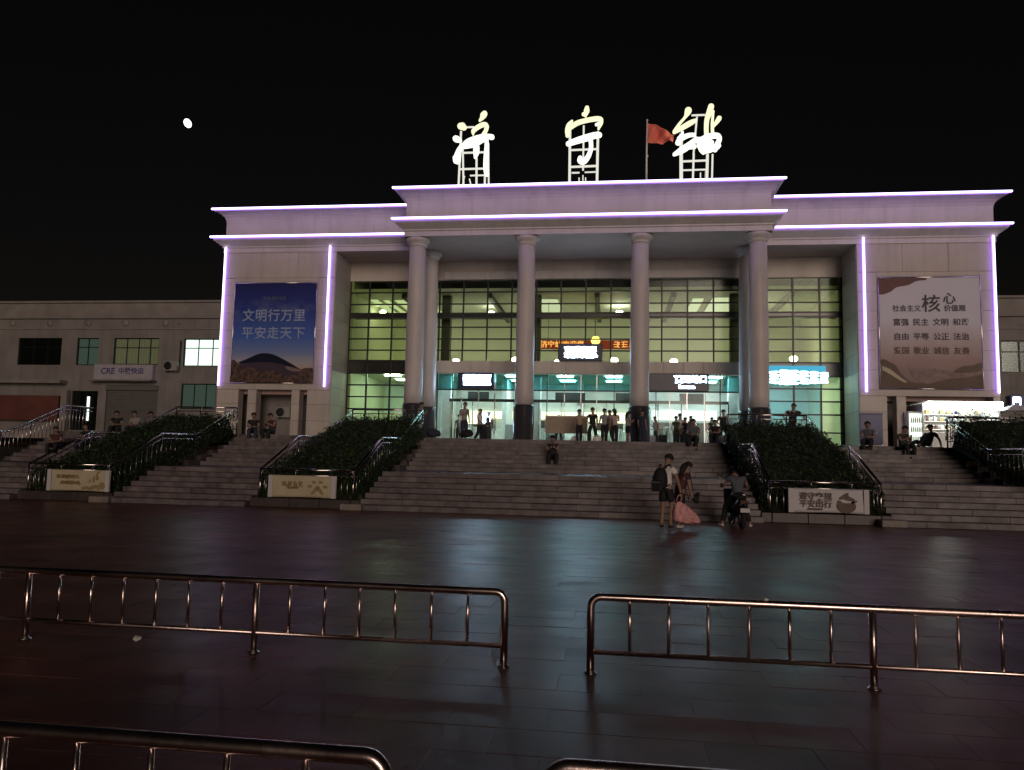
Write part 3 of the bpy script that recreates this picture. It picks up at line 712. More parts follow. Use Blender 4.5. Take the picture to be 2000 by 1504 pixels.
t = billboard(17.18, 'tall pale billboard with four rows of dark lettering over brown hills', 'poster_values')
def flat(name, mat, pts, y): return link(name, prism([pic(*p) for p in pts], y, y + .004), mat, t)
flat('printed_flag', 'print_red', smooth_outline([(.005, .995), (.005, .85), (.12, .87), (.18, .91), (.3, .93), (.38, .965), (.47, .975), (.48, .995)], 3), -.034)
flat('printed_hill', 'print_brown', smooth_outline([(.005, .005), (.005, .25), (.1, .235), (.16, .20), (.2, .14), (.3, .06), (.5, .05), (.7, .10), (.85, .12), (.995, .13), (.995, .005)], 3), -.034)
flat('printed_wall', 'print_cream', smooth_outline([(.02, .20), (.1, .17), (.2, .10), (.26, .06), (.22, .06), (.1, .125), (.02, .165)], 3), -.040)
flat('printed_wall', 'print_stone', smooth_outline([(.28, .19), (.4, .17), (.55, .18), (.7, .145), (.96, .14), (.96, .125), (.8, .10), (.6, .085), (.5, .05), (.42, .05), (.35, .09), (.30, .13)], 3), -.044)
flat('printed_hill', 'print_brown', smooth_outline([(.72, .16), (.8, .20), (.9, .21), (.99, .235), (.99, .17), (.85, .145), (.72, .145)], 3), -.040)
def line(s, u0, v, sz, mat='print_ink', sp=1.0, off=.005):
    xx, zz = pic(u0, v); lettering('lettering', s, sz, mat, t, (xx, -.050, zz), off, .002, sp)
line('社会主义', .275, .715, .34); line('价值观', .745, .715, .34)
line('核', .515, .75, .92, off=.010); line('心', .695, .80, .62, off=.009)
for k, (row, v) in enumerate((('富强 民主 文明 和谐', .59), ('自由 平等 公正 法治', .46), ('爱国 敬业 诚信 友善', .335))):
    ws = row.split()
    for q, wd in enumerate(ws): line(wd, .215 + q * .195, v, .38, 'print_ink' if k < 2 else 'print_brown')

# ================================================================== LIT SIGNS ON THE FACADE
def blob_glyph(x, z, wd, ht, parent, mat, y, n=6, seed=0, r=.05):
    """an overexposed character: crossing strokes of light too bright to read"""
    rr = random.Random(seed); ms = []
    for k in range(n):
        if k % 2 == 0:
            zz = z + ht * (-.42 + .84 * k / max(1, n - 1)); ms.append(stroke([(x - wd * rr.uniform(.3, .46), zz, r), (x, zz + .02, r), (x + wd * rr.uniform(.3, .46), zz + rr.uniform(-.03, .03), r)], y - k * .004, .03))
        else:
            xx = x + wd * (-.4 + .8 * rr.random()); ms.append(stroke([(xx, z + ht * .45, r), (xx + rr.uniform(-.04, .04), z, r), (xx + rr.uniform(-.08, .08), z - ht * .45, r)], y - k * .004, .03))
    return link('glowing_character', join(ms), mat, parent)
for k in range(6): blob_glyph(-.62 + k * .23, 4.75, .19, .2, SMALL_T, 'text_edge', -.032, 6, 90 + k, .012)
t = thing('lit_sign', 'navy sign box with glaring white characters above the left glass doors', 'sign', (-6.1, 42.75, 5.34), group='lit signs on the facade')
link('box', box_mesh(2.06, .25, .92, .02), 'navy', t, (0, 0, .46))
for k in range(4): blob_glyph(-.55 + k * .38 + .05, .5, .42, .56, t, 'sign_white', -.135, 7, 10 + k, .05)
t = thing('lit_sign', 'small navy sign box with glaring white characters in the upper glass middle', 'sign', (-.27, 42.75, 6.95), group='lit signs on the facade')
link('box', box_mesh(2.46, .25, .96, .02), 'navy', t, (0, 0, .48))
for k in range(4): blob_glyph(-.62 + k * .44, .48, .46, .58, t, 'sign_white', -.135, 7, 20 + k, .055)
t = thing('lit_sign', 'navy entrance sign with white gate symbol and characters above the right doors', 'sign', (5.1, 42.75, 5.33), group='lit signs on the facade')
link('box', box_mesh(3.2, .25, .96, .02), 'navy', t, (0, 0, .48))
for nm, a in (('symbol_bar', (-.25, -.04, .70)), ('symbol_bar', (.12, -.04, .70))): pass
link('symbol', join([xf(box_mesh(.55, .02, .07), (.02, -.13, .80)), xf(box_mesh(.07, .02, .36), (-.14, -.13, .60)), xf(box_mesh(.07, .02, .36), (.16, -.13, .60)), xf(box_mesh(.16, .02, .12), (.01, -.13, .52))]), 'sign_white', t)
lettering('lettering', '进站口', .42, 'sign_white', t, (.88, -.132, .62), .012, .006)
lettering('small_lettering', 'Entrance', .24, 'sign_white', t, (.42, -.132, .22), .012, .006)
t = thing('lit_sign', 'glaring cyan-white character sign mounted across the right-hand glass bay', 'sign', (11.33, 42.6, 5.75), group='lit signs on the facade')
for z in (.08, .62): link('rail', box_mesh(3.1, .04, .05), 'steel_dull', t, (0, 0.03, z))
for k, (x, wd, ht) in enumerate(((-1.25, .5, .60), (-.72, .5, .78), (-.2, .5, .74), (.3, .5, .66), (.84, .5, .62), (1.32, .42, .5))):
    blob_glyph(x, .36, wd, ht, t, 'sign_cyan', -.03, 7, 40 + k, .06)
link('back_tray', box_mesh(3.0, .03, .35), 'sign_cyan_soft', t, (-.05, .12, .83))
t = thing('display_board', 'long red scrolling display with orange characters hanging inside the upper glass', 'display', (.45, 46.0, 8.35))
link('board', box_mesh(6.4, .12, .52), 'led_red', t); lettering('lettering', '济宁站欢迎您', .44, 'led_orange', t, (-1.95, -.075, -.02), .01, .004)
for k in range(4): blob_glyph(1.3 + k * .46, 0, .4, .34, t, 'led_orange', -.085, 5, 60 + k, .022)
for sx_ in (-2.8, 0, 2.8): rod('hanger', 'mullion', t, (sx_, 0, .26), (sx_, 0, 4.0), .015, 6)
t = thing('pendant_lamp', 'glowing yellow lamp in the upper glass beside the red display', 'lamp', (.5, 45.6, 8.55))
link('globe', xf(GL, sc=(1.35, 1.35, 1.25)), 'led_yellow', t); rod('cord', 'mullion', t, (0, 0, .2), (0, 0, 3.8), .012, 6)

# ================================================================== ANNEXES
def annex_window(par, x0, x1, z0, z1, glow, y, bars=(.5,), tr=.68, room=None):
    wn = node('window', par, (x0 - par.location.x, y - par.location.y, z0 - par.location.z)); W, H = x1 - x0, z1 - z0
    link('pane', box_mesh(W, .02, H), glow, wn, (W / 2, .10, H / 2))
    link('glass', box_mesh(W - .06, .01, H - .06), 'glass_plain', wn, (W / 2, .05, H / 2))
    for nm, a in (('frame', (W / 2, .03, .03, W, .06, .06)), ('frame', (W / 2, .03, H - .03, W, .06, .06)), ('frame', (.03, .03, H / 2, .06, .062, H - .12)), ('frame', (W - .03, .03, H / 2, .06, .062, H - .12))):
        link(nm, box_mesh(*a[3:]), 'mullion', wn, a[:3])
    for u in bars: link('glazing_bar', box_mesh(.05, .05, H - .12), 'mullion', wn, (W * u, .03, H / 2))
    if tr: link('glazing_bar', box_mesh(W - .12, .052, .05), 'mullion', wn, (W / 2, .03, H * tr))
    link('sill', box_mesh(W + .2, .16, .07, .01), 'annex_trim', wn, (W / 2, -.03, -.04))
    return wn
AL = thing('annex_building', 'low dim two-storey annex with lit windows left of the hall', 'building', (-30, 44, ZL))
def ab(name, mat, x0, x1, y0, y1, z0, z1, bev=0.0, p=None):
    p = p or AL; o = box(name, mat, p, x0, x1, y0, y1, z0, z1, bev); o.location -= p.location; return o
def wall_with_holes(p, mat, x0, x1, z0, z1, holes, y0, y1):
    """wall built of piers and spandrels round its openings"""
    xs_ = sorted({x0, x1, *[h[0] for h in holes], *[h[1] for h in holes]})
    for a, b in zip(xs_, xs_[1:]):
        cuts = sorted([(h[2], h[3]) for h in holes if h[0] <= a + 1e-6 and h[1] >= b - 1e-6]); z = z0
        for c0, c1 in cuts + [(z1, z1)]:
            if c0 - z > .01: ab('wall', mat, a, b, y0, y1, z, c0, p=p)
            z = max(z, c1)
AH = [(-35.8, -32.8, 6.7, 8.42), (-31.75, -30.28, 6.7, 8.42), (-29.25, -26.25, 6.75, 8.42), (-24.6, -21.6, 6.68, 8.38),
      (-29.55, -26.1, ZL, 5.47), (-24.6, -22.35, 4.05, 5.61), (-31.85, -30.1, ZL + .4, 5.1)]
wall_with_holes(AL, 'annex_wall', -44, -20.6, ZL, 9.75, AH, 44, 44.3)
ab('parapet', 'annex_trim', -44, -20.6, 43.9, 44.3, 9.76, 10.6); ab('coping', 'annex_trim', -44.1, -20.6, 43.75, 44.4, 10.6, 10.74, .02)
ab('string_course', 'annex_trim', -44, -20.6, 43.82, 44.0, 9.62, 9.75, .02); ab('string_course', 'annex_trim', -44, -20.6, 43.92, 44.0, 8.95, 9.02)
ab('roof_slab', 'annex_wall', -44, -20.6, 44.3, 56, 10.2, 10.4); ab('back_wall', 'annex_wall', -44, -20.6, 46.5, 46.7, ZL, 10.2); ab('floor_slab', 'annex_wall', -44, -20.6, 44.3, 46.5, 5.8, 6.2)
ROS = lathe([(.03, 0), (.2, .0), (.22, .03), (.14, .06), (.11, .05), (.09, .09), (.02, .11)], 16)
for x in (-36.3, -33.71, -31.08, -28.55, -25.91, -25.0): link('rosette', ROS, 'annex_trim', AL, Vector((x, 44.0, 9.36)) - AL.location, (rad(90), 0, 0), (1, 1, 1) if x < -25.5 else (.5, .5, .5))
annex_window(AL, *AH[0], 'dark_window', 44.08, (.33, .66), .65); annex_window(AL, *AH[1], 'room_dim', 44.08, (.5,), .66)
wn = annex_window(AL, *AH[2], 'curtain_glow', 44.08, (.28, .54, .80), .64); annex_window(AL, *AH[3], 'room_white', 44.08, (.31, .62, .8), .66)
for k in range(14): link('curtain_fold', box_mesh(.10, .05, 1.6, .02), 'hall_wall', wn, (.35 + .17 * k, .075, .83)) if k not in (5, 6) else None
annex_window(AL, *AH[5], 'room_dim', 44.08, (.36, .7), None)
wn = annex_window(AL, *AH[6], 'dark_window', 44.08, (.25, .5, .75), .55)
link('lit_gap', box_mesh(.16, .02, 1.5), 'room_white', wn, (1.05, .04, 1.35))
# roller shutter slats
sh = node('roller_shutter', AL, Vector((-27.83, 44.1, ZL)) - AL.location)
for k in range(22): link('slat', box_mesh(3.4, .04, .138, .012), 'shutter', sh, (0, .02 * (k % 2) * .3, .08 + k * .145))
link('shutter_box', box_mesh(3.5, .3, .3, .02), 'shutter', sh, (0, -.05, 3.05))
# ground-floor extras
ab('canopy_ledge', 'annex_trim', -44, -32.2, 43.3, 44, 5.5, 5.72, .02); ab('red_fascia', 'red_awning', -44, -32.4, 43.55, 43.9, 3.2, 4.75, .02); ab('pier', 'annex_trim', -32.3, -31.9, 43.6, 44, ZL, 5.1)
t = thing('shop_sign', 'pale sign board with blue lettering over the roller shutter', 'sign', (-28.3, 43.9, 5.75))
link('board', box_mesh(3.9, .5, .95, .03), 'bank_white', t, (0, 0, .5)); lettering('lettering', 'CRE', .52, 'bank_blue', t, (-1.0, -.256, .55), .01, .004); lettering('lettering', '中铁快运', .42, 'bank_blue', t, (.55, -.256, .55), .008, .004)
link('canopy', box_mesh(4.2, .9, .10, .02), 'annex_trim', t, (0, -.2, -.03))
def air_conditioner(loc, label):
    t = thing('air_conditioner', label, 'air conditioner', loc)
    link('casing', box_mesh(.85, .32, .6, .02), 'ac_grey', t, (0, 0, .3)); link('fan_grille', xf(lathe([(.05, 0), (.24, 0), (.25, .02), (.2, .03), (.05, .02)], 20), rot=(rad(90), 0, 0)), 'black_plastic', t, (-.14, -.165, .3))
    for x in (-.3, .3): link('bracket', box_mesh(.05, .4, .05), 'steel_dull', t, (x, .1, -.03))
    rod('pipe', 'black_plastic', t, (.42, .1, .5), (.42, .15, 1.9), .03, 6)
air_conditioner((-25.15, 43.7, 6.35), 'air conditioner unit on the annex wall beside the bright window')
air_conditioner((-17.2, 42.3, 3.55), 'air conditioner unit in the recess below the blue billboard')
AR = thing('annex_building', 'sliver of the right-hand annex beyond the pale billboard', 'building', (26, 44, ZL))
wall_with_holes(AR, 'annex_wall', 20.6, 34, ZL, 9.75, [(22.1, 25, 6.6, 8.35)], 44, 44.3)
ab('parapet', 'annex_trim', 20.6, 34, 43.9, 44.3, 9.76, 10.6, 0, AR); ab('coping', 'annex_trim', 20.6, 34, 43.75, 44.4, 10.6, 10.74, .02, AR); ab('string_course', 'annex_trim', 20.6, 34, 43.82, 44, 9.62, 9.75, .02, AR)
ab('string_course', 'annex_trim', 20.6, 34, 43.92, 44.0, 8.95, 9.02, 0, AR); ab('roof_slab', 'annex_wall', 20.6, 34, 44.3, 56, 10.2, 10.4, 0, AR)
annex_window(AR, 22.1, 25, 6.6, 8.35, 'dark_window', 44.08, (.33, .66), .65)
t = thing('guide_sign', 'small blue guide sign with white symbol at the far right', 'sign', (23.6, 43.7, 4.72))
link('board', box_mesh(2.6, .12, .68, .02), 'blue_print', t, (0, 0, .34)); lettering('lettering', '自', .34, 'sign_white', t, (-.42, -.066, .34), .006, .003)
link('symbol', join([xf(box_mesh(.36, .01, .05), (-.98, -.065, .52)), xf(box_mesh(.05, .01, .4), (-1.14, -.065, .34)), xf(box_mesh(.05, .01, .4), (-.82, -.065, .34)), xf(box_mesh(.16, .01, .14), (-.98, -.065, .34))]), 'sign_white', t)
for x in (-1.0, 1.0): rod('bracket', 'steel_dull', t, (x, .06, .34), (x, .3, .34), .03, 6)

# ================================================================== PLANTERS, HEDGES, RAILINGS
def hedge_top(y, lift=0.0):
    t = max(0, min(1, (y - 21.95) / 6.9)); return .98 + 2.0 * t + .07 * math.sin(PI * t) + lift
def planter(x0, x1, label, hlabel, rlabel, spiky=0.0, nleaf=14000, seed=1, rails=True):
    xm = (x0 + x1) / 2; rr = random.Random(seed)
    p = thing('planter', label, 'planter', (xm, 21.5, 0), group='stone planters between the stairs')
    # stepped stone side walls and front kerb
    for s, xx in ((-1, x0), (1, x1)):
        for k in range(10):
            y = 21.5 + k * .82; z = .16 + max(0, hedge_top(y) - .98) * .86
            link('kerb_block', box_mesh(.26, .81, z + .10, .012), 'granite_kerb', p, (xx - s * .13 - xm, y + .41 - 21.5, (z + .10) / 2))
    n = 3
    for i in range(n):
        wd = (x1 - x0 - .54) / n
        link('kerb_block', box_mesh(wd - .008, .26, .26, .012), 'granite_kerb', p, (x0 + .27 + (i + .5) * wd - xm, .13, .13))
    link('corner_block', box_mesh(.62, .42, .18, .015), 'curb_stone', p, (x1 - xm - .1, -.26, .09))
    ys = [21.7 + k * .8 for k in range(11)]
    vs = [(sx_ * (x1 - xm - .28), y - 21.5, max(.15, hedge_top(y) - .75)) for y in ys for sx_ in (-1, 1)]
    link('soil', mesh('soil', vs, [(2 * i, 2 * i + 1, 2 * i + 3, 2 * i + 2) for i in range(len(ys) - 1)]), 'soil', p)
    # hedge: dense leaf mass over a dark inner growth
    h = thing('hedge', hlabel, 'hedge', (xm, 21.5, .15), group='clipped hedges rising with the stairs')
    hw = (x1 - x0) / 2 - .06
    def topz(x, y):
        e = min(1, (hw - abs(x)) / .35); e = max(0, e)
        f = min(1, max(0, (y - 21.85) / .3))
        return hedge_top(y) - .10 * (1 - e) ** 2 - .12 * (1 - f) ** 2 + .05 * math.sin(x * 5.1 + seed) * math.sin(y * 4.3) + .04 * math.sin(x * 11 + y * 9 + seed) + spiky * max(0, (y - 25) / 4)
    vs, fs = [], []; nx, ny = 16, 30
    for j in range(ny + 1):
        for i in range(nx + 1):
            x = -hw + .08 + (2 * hw - .16) * i / nx; y = 21.9 + 7.2 * j / ny; edge = i in (0, nx) or j in (0, ny)
            vs.append((x, y - 21.5, (hedge_top(y) - .75 if edge else topz(x, y) - .10) - .15))
    for j in range(ny):
        for i in range(nx): a = j * (nx + 1) + i; fs.append((a, a + 1, a + nx + 2, a + nx + 1))
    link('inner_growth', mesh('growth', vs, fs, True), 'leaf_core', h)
    vs, fs = [], []
    for q in range(nleaf):
        u = rr.random()
        if u < .62:    # top
            x, y = rr.uniform(-hw, hw), rr.uniform(21.85, 29.2); z = topz(x, y) + rr.gauss(-.03, .045)
            if spiky and y > 26 and rr.random() < .3: z += rr.random() ** 2 * .45
        elif u < .80:  # front
            x, y = rr.uniform(-hw, hw), 21.88 + abs(rr.gauss(0, .05)); z = rr.uniform(.25, topz(x, 22.0))
        else:          # flanks
            sx_ = rr.choice((-1, 1)); y = rr.uniform(21.9, 29.2); x = sx_ * (hw - abs(rr.gauss(0, .05))); t_ = topz(x, y); z = t_ - rr.random() * .75
        if rr.random() < .04: z += rr.random() * .16
        s = rr.uniform(.02, .062) if rr.random() < .93 else .085; a = rr.uniform(0, 2 * PI); el = rr.uniform(-.3, 1.2)
        dx, dy, dz = math.cos(a) * math.cos(el), math.sin(a) * math.cos(el), math.sin(el); px, py = -math.sin(a), math.cos(a)
        c = Vector((x, y - 21.5, z - .15)); L = Vector((dx, dy, dz)) * s * 1.5; W = Vector((px, py, rr.uniform(-.4, .4))) * s * .55; k = len(vs)
        vs += [c - L * .5, c + W, c + L * .6, c - W]; fs.append((k, k + 1, k + 2, k + 3))
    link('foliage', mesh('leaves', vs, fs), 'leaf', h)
    if not rails: return
    # railing: front fence, two raking handrails following the stairs, back rail on the terrace
    r = thing('planter_railing', rlabel, 'railing', (xm, 21.62, 0), group='steel railings round the planters')
    O = Vector((xm, 21.62, 0)); a, b = x0 + .24, x1 - .24
    path = [(21.62, 1.08), (24.3, 2.12), (26.4, 2.14), (29.45, 3.32)]
    def topz_(y):
        for (ya, za), (yb, zb) in zip(path, path[1:]):
            if y <= yb: return za + (zb - za) * (y - ya) / (yb - ya)
        return path[-1][1]
    for xx in (a, b):
        link('handrail', tube([Vector((xx, y, z)) - O for y, z in path], .034, 10), 'steel', r)
        link('lower_rail', tube([Vector((xx, y, z - .16)) - O for y, z in path], .018, 8), 'steel', r)
        for y, z in path: rod('post', 'steel', r, Vector((xx, y, max(.1, z - 1.12))) - O, Vector((xx, y, z)) - O, .028, 10)
        k = 0; y = 21.62 + .27
        while y < 29.4:
            z = topz_(y); rod('baluster', 'steel_dull', r, Vector((xx, y, z - .95)) - O, Vector((xx, y, z - .16)) - O, .011, 6); y += .27
    for y, z in ((21.62, 1.08), (29.45, 3.32)):
        rod('handrail', 'steel', r, Vector((a, y, z)) - O, Vector((b, y, z)) - O, .034)
        rod('lower_rail', 'steel', r, Vector((a, y, z - .16)) - O, Vector((b, y, z - .16)) - O, .018); rod('lower_rail', 'steel', r, Vector((a, y, z - .86)) - O, Vector((b, y, z - .86)) - O, .018)
        n = int((b - a) / .17)
        for k in range(1, n):
            xx = a + (b - a) * k / n; big = k % 6 == 0
            rod('post' if big else 'baluster', 'steel' if big else 'steel_dull', r, Vector((xx, y, z - (1.0 if big else .86))) - O, Vector((xx, y, z - (0 if big else .16))) - O, .024 if big else .011, 8 if big else 6)
planter(-8.85, -5.55, 'stone planter left of the central stairs behind the plain cream banner', 'dark clipped hedge directly left of the central stairs', 'steel railing round the hedge directly left of the central stairs', seed=1, nleaf=17000)
planter(5.55, 8.85, 'stone planter right of the central stairs behind the white banner', 'dark clipped hedge directly right of the central stairs', 'steel railing round the hedge directly right of the central stairs', seed=2, nleaf=17000)
planter(-16.3, -13.2, 'outer left stone planter behind the cream banner with drawings', 'dark clipped hedge at the outer left, below the lit annex windows', 'steel railing round the outer left hedge', seed=3)
planter(13.2, 18.2, 'outer right stone planter at the picture edge', 'dark ragged hedge at the far right in front of the bright shop', 'steel railing round the outer right hedge', spiky=.30, seed=4, nleaf=20000)
# far left stair railing
t = thing('stair_railing', 'pale railing climbing the far left stairs below the red fascia', 'railing', (-21.0, 21.6, 0))
pp = [(0, 0, 1.08), (0, 2.7, 2.12), (0, 4.8, 2.14), (0, 7.85, 3.32), (0, 9.5, 3.32)]
link('handrail', tube(pp, .034, 10), 'steel', t); link('lower_rail', tube([(x, y, z - .16) for x, y, z in pp], .018, 8), 'steel', t)
for k in range(44):
    y = .1 + k * .21
    for (_, ya, za), (_, yb, zb) in zip(pp, pp[1:]):
        if ya <= y <= yb: z = za + (zb - za) * (y - ya) / (yb - ya); break
    rod('post' if k % 7 == 0 else 'baluster', 'steel' if k % 7 == 0 else 'steel_dull', t, (0, y, z - 1.0), (0, y, z), .026 if k % 7 == 0 else .013, 8)
# banners tied to the front fences
def banner(x, label, mat, deco):
    t = thing('banner', label, 'banner', (x, 21.56, .28), group='banners on the planter fences')
    vs, fs = [], []; nu, nv = 24, 8
    for j in range(nv + 1):
        for i in range(nu + 1):
            u, v = i / nu, j / nv; vs.append((-1.03 + 2.06 * u, -.012 * math.sin(9 * u + 3 * v) - .008 * math.sin(23 * u - 5 * v), (.64) * v + (.02 * math.sin(PI * u) if j == 0 else 0)))
    for j in range(nv):
        for i in range(nu): a = j * (nu + 1) + i; fs.append((a, a + 1, a + nu + 2, a + nu + 1))
    me = mesh('sheet', vs, fs, True); o = link('sheet', me, mat, t); md = o.modifiers.new('thickness', 'SOLIDIFY'); md.thickness = .006
    for sx_ in (-1, 1): link('end_strip', box_mesh(.13, .006, .63), 'print_white', t, (sx_ * .955, -.032, .32))
    for cx in (-1.0, 1.0):
        for cz in (.03, .61): rod('tie', 'white_plastic', t, (cx, 0, cz), (cx * 1.03, .07, cz + .03), .006, 6)
    deco(t); return t
def small_chars(t, x0, z, n, s, mat, seed):
    for k in range(n): blob_glyph(x0 + k * s * 1.12, z, s * .9, s * .9, t, mat, -.034, 6, seed + k, s * .07)
def deco_left(t):
    small_chars(t, -.66, .44, 6, .11, 'print_gold', 100); small_chars(t, -.5, .26, 5, .11, 'print_gold', 120)
    ms = [stroke([(.15, .10, .03), (.3, .12, .04), (.38, .08, .03)], -.034, .004), stroke([(.45, .12, .05), (.6, .16, .05), (.7, .10, .04)], -.036, .004), stroke([(.5, .3, .03), (.52, .42, .03)], -.034, .004), stroke([(.62, .38, .04), (.6, .5, .03)], -.036, .004), stroke([(.78, .2, .09), (.8, .16, .08)], -.038, .004), stroke([(.36, .28, .015), (.42, .36, .015)], -.034, .004), stroke([(.62, .56, .02), (.68, .6, .015)], -.034, .004)]
    link('drawing', join(ms), 'print_gold', t)
def deco_mid(t):
    small_chars(t, -.55, .40, 4, .15, 'print_gold', 140)
    small_chars(t, -.42, .29, 6, .05, 'print_gold', 160)
    ms = [stroke([(.32, .14, .04), (.4, .22, .05), (.47, .30, .06), (.55, .22, .05), (.62, .14, .04)], -.034, .004)]
    for x, z in ((.24, .34), (.36, .46), (.56, .46), (.7, .33)): ms.append(stroke([(x - .03, z, .04), (x + .03, z, .04)], -.034, .004))
    link('drawing', join(ms), 'print_gold', t)
def deco_right(t):
    lettering('lettering', '遵守交规', .21, 'print_brown', t, (-.33, -.036, .43), .004, .002); lettering('lettering', '平安出行', .21, 'print_brown', t, (-.33, -.036, .23), .004, .002)
    small_chars(t, -.5, .10, 8, .04, 'print_brown', 180)
    ms = [stroke([(.27, .30, .05), (.32, .20, .12), (.45, .14, .13), (.58, .20, .12), (.62, .28, .05)], -.034, .004), stroke([(.3, .40, .03), (.42, .44, .07), (.5, .40, .06), (.64, .36, .03)], -.036, .004), stroke([(.42, .50, .03), (.48, .52, .03)], -.038, .004), stroke([(.6, .30, .03), (.72, .34, .015)], -.034, .004)]
    link('drawing', join(ms), 'print_brown', t)
banner(-14.35, 'cream banner with small lettering and drawings on the outer left fence', 'print_cream', deco_left)
banner(-7.3, 'plain cream banner with faint gold lettering on the fence left of the central stairs', 'print_cream', deco_mid)
banner(7.27, 'white banner with two rows of brown lettering on the fence right of the stairs', 'print_white', deco_right)

# ================================================================== FOREGROUND BARRIERS
def barrier(x_end, y, direction, n_posts, label, first=0):
    t = thing('crowd_barrier', label, 'barrier', (x_end, y, 0), group='low steel crowd barriers on the square')
    H, s, c = .56, direction, .075
    far = s * 2.02 * n_posts
    corner = [(c - c * math.cos(a), H - c + c * math.sin(a)) for a in [k * PI / 14 for k in range(8)]]
    path = [(0, 0, 0), (0, 0, H - c - .05)] + [(s * a, 0, z) for a, z in corner] + [(s * .3, 0, H)] + [(s * (.3 + k * 1.0), 0, H) for k in range(1, int(abs(far)))] + [(far, 0, H)]
    link('top_rail', tube(path, .029, 16), 'steel_barrier', t)
    link('bottom_rail', tube([(s * .02, 0, .155), (far * .5, 0, .155), (far, 0, .155)], .019, 12), 'steel_barrier', t)
    for k in range(1, n_posts + 1): rod('post', 'steel_barrier', t, (s * 2.02 * k, 0, 0), (s * 2.02 * k, 0, H), .026, 14)
    for k in range(0, n_posts + 1): link('foot_plate', lathe([(.048, 0), (.048, .006), (.035, .009), (.031, .02)], 18), 'steel_dull', t, (s * 2.02 * k, 0, 0))
    for k in range(n_posts):
        for q in range(1, 7): xx = s * (2.02 * k + 2.02 * q / 7); rod('bar', 'steel_barrier', t, (xx + random.uniform(-.004, .004), 0, .155), (xx + random.uniform(-.004, .004), 0, H), .0125, 10)
    return t
b1 = barrier(.81, 6.02, -1, 4, 'steel barrier in the middle distance, left of the gap'); b1.rotation_euler = (rad(.6), 0, rad(-.25))
b2 = barrier(1.47, 5.98, 1, 3, 'steel barrier in the middle distance, right of the gap'); b2.rotation_euler = (rad(-.7), 0, rad(.3))
barrier(.86, 2.69, -1, 2, 'nearest steel barrier cut by the bottom edge, left of the gap')
barrier(1.42, 2.72, 1, 1, 'nearest steel barrier cut by the bottom edge, right of the gap')
def crumple(r, seed, flat_=.7):
    rr = random.Random(seed); bm = bmesh.new(); bmesh.ops.create_icosphere(bm, subdivisions=2, radius=r)
    for v in bm.verts: v.co *= rr.uniform(.65, 1.2); v.co.z *= flat_
    me = bpy.data.meshes.new('crumple'); bm.to_mesh(me); bm.free(); return me
tag(link('crumpled_paper', crumple(.032, 3), 'paper', None, (-2.30, 6.16, .022), (0, 0, .5)), 'crumpled white paper lying behind the left barrier', 'litter')
tag(link('paper_scrap', crumple(.022, 5, .5), 'paper', None, (2.74, 5.98, .595)), 'small pale scrap resting on the right barrier rail', 'litter')

# ================================================================== SHOP UNDER THE RIGHT BILLBOARD, BOARDS, LUGGAGE
t = thing('kiosk', 'brilliantly lit white kiosk under the pale billboard', 'kiosk', (18.25, 40.6, ZL))
link('back_shelf_wall', box_mesh(3.4, .05, 2.3), 'hall_white', t, (0, 1.1, 1.2)); link('roof', box_mesh(3.6, 2.2, .08, .01), 'white_plastic', t, (0, .1, 2.42))
link('fascia', box_mesh(3.4, .12, .34, .02), 'panel_shop', t, (.1, -.98, 2.26)); link('counter', box_mesh(3.0, .5, .95, .02), 'white_plastic', t, (.15, -.55, .48))
for x in (-1.72, 1.72): link('side_panel', box_mesh(.06, 1.9, 2.3), 'white_plastic', t, (x, .15, 1.2))
for z in (.75, 1.15, 1.55, 1.9): link('shelf', box_mesh(3.3, .3, .03), 'steel_dull', t, (0, .93, z))
for q in range(2): link('tube_lamp', box_mesh(2.8, .10, .06), 'panel_shop', t, (0, -.2 + q * .7, 2.34))
rr = random.Random(5)
for k in range(40): link('packet', box_mesh(rr.choice((.1, .14, .18)), .14, rr.choice((.16, .2, .26)), .01), rr.choice(('print_cream', 'red_awning', 'white_plastic', 'print_gold', 'bank_blue')), t, (-1.5 + (k % 10) * .32 + rr.uniform(-.05, .05), .9, (.77, 1.17, 1.57, 1.92)[k // 10] + .1))
t = thing('display_fridge', 'glowing greenish drinks fridge at the left end of the kiosk', 'fridge', (16.25, 40.2, ZL))
link('cabinet', box_mesh(.75, .6, 1.95, .03), 'white_plastic', t, (0, .1, .98)); link('lit_interior', box_mesh(.6, .02, 1.5), 'room_white', t, (0, -.21, 1.1)); link('glass_door', box_mesh(.64, .02, 1.56), 'glass_plain', t, (0, -.36, 1.1))
for z in (.5, .95, 1.4):
    link('shelf', box_mesh(.58, .1, .02), 'steel_dull', t, (0, -.27, z))
    for q in range(6): link('bottle', lathe([(.035, 0), (.035, .18), (.015, .23), (.015, .27)], 8), rr.choice(('leaf', 'print_gold', 'navy', 'white_plastic')), t, (-.24 + q * .096, -.28, z + .01))
t = thing('parasol', 'pale parasol standing at the far right end of the kiosk', 'parasol', (20.5, 39.4, ZL))
link('pole', tube([(0, 0, 0), (0, 0, 2.2)], .025, 8), 'steel_dull', t); link('canopy', mesh('canopy', [(-.7, -.7, 2.0), (.7, -.7, 2.0), (.7, .7, 2.0), (-.7, .7, 2.0), (0, 0, 2.35)], [(0, 1, 4), (1, 2, 4), (2, 3, 4), (3, 0, 4)]), 'white_plastic', t); link('base', lathe([(.25, 0), (.25, .06), (.05, .09)], 16), 'curb_stone', t)
t = thing('information_board', 'dark blue standing information board near the right pillars', 'board', (12.75, 35.5, ZL))
link('panel', box_mesh(.95, .08, 1.35, .02), 'blue_print', t, (0, 0, .85)); link('frame_top', box_mesh(1.0, .1, .05), 'blue_print', t, (0, 0, 1.55))
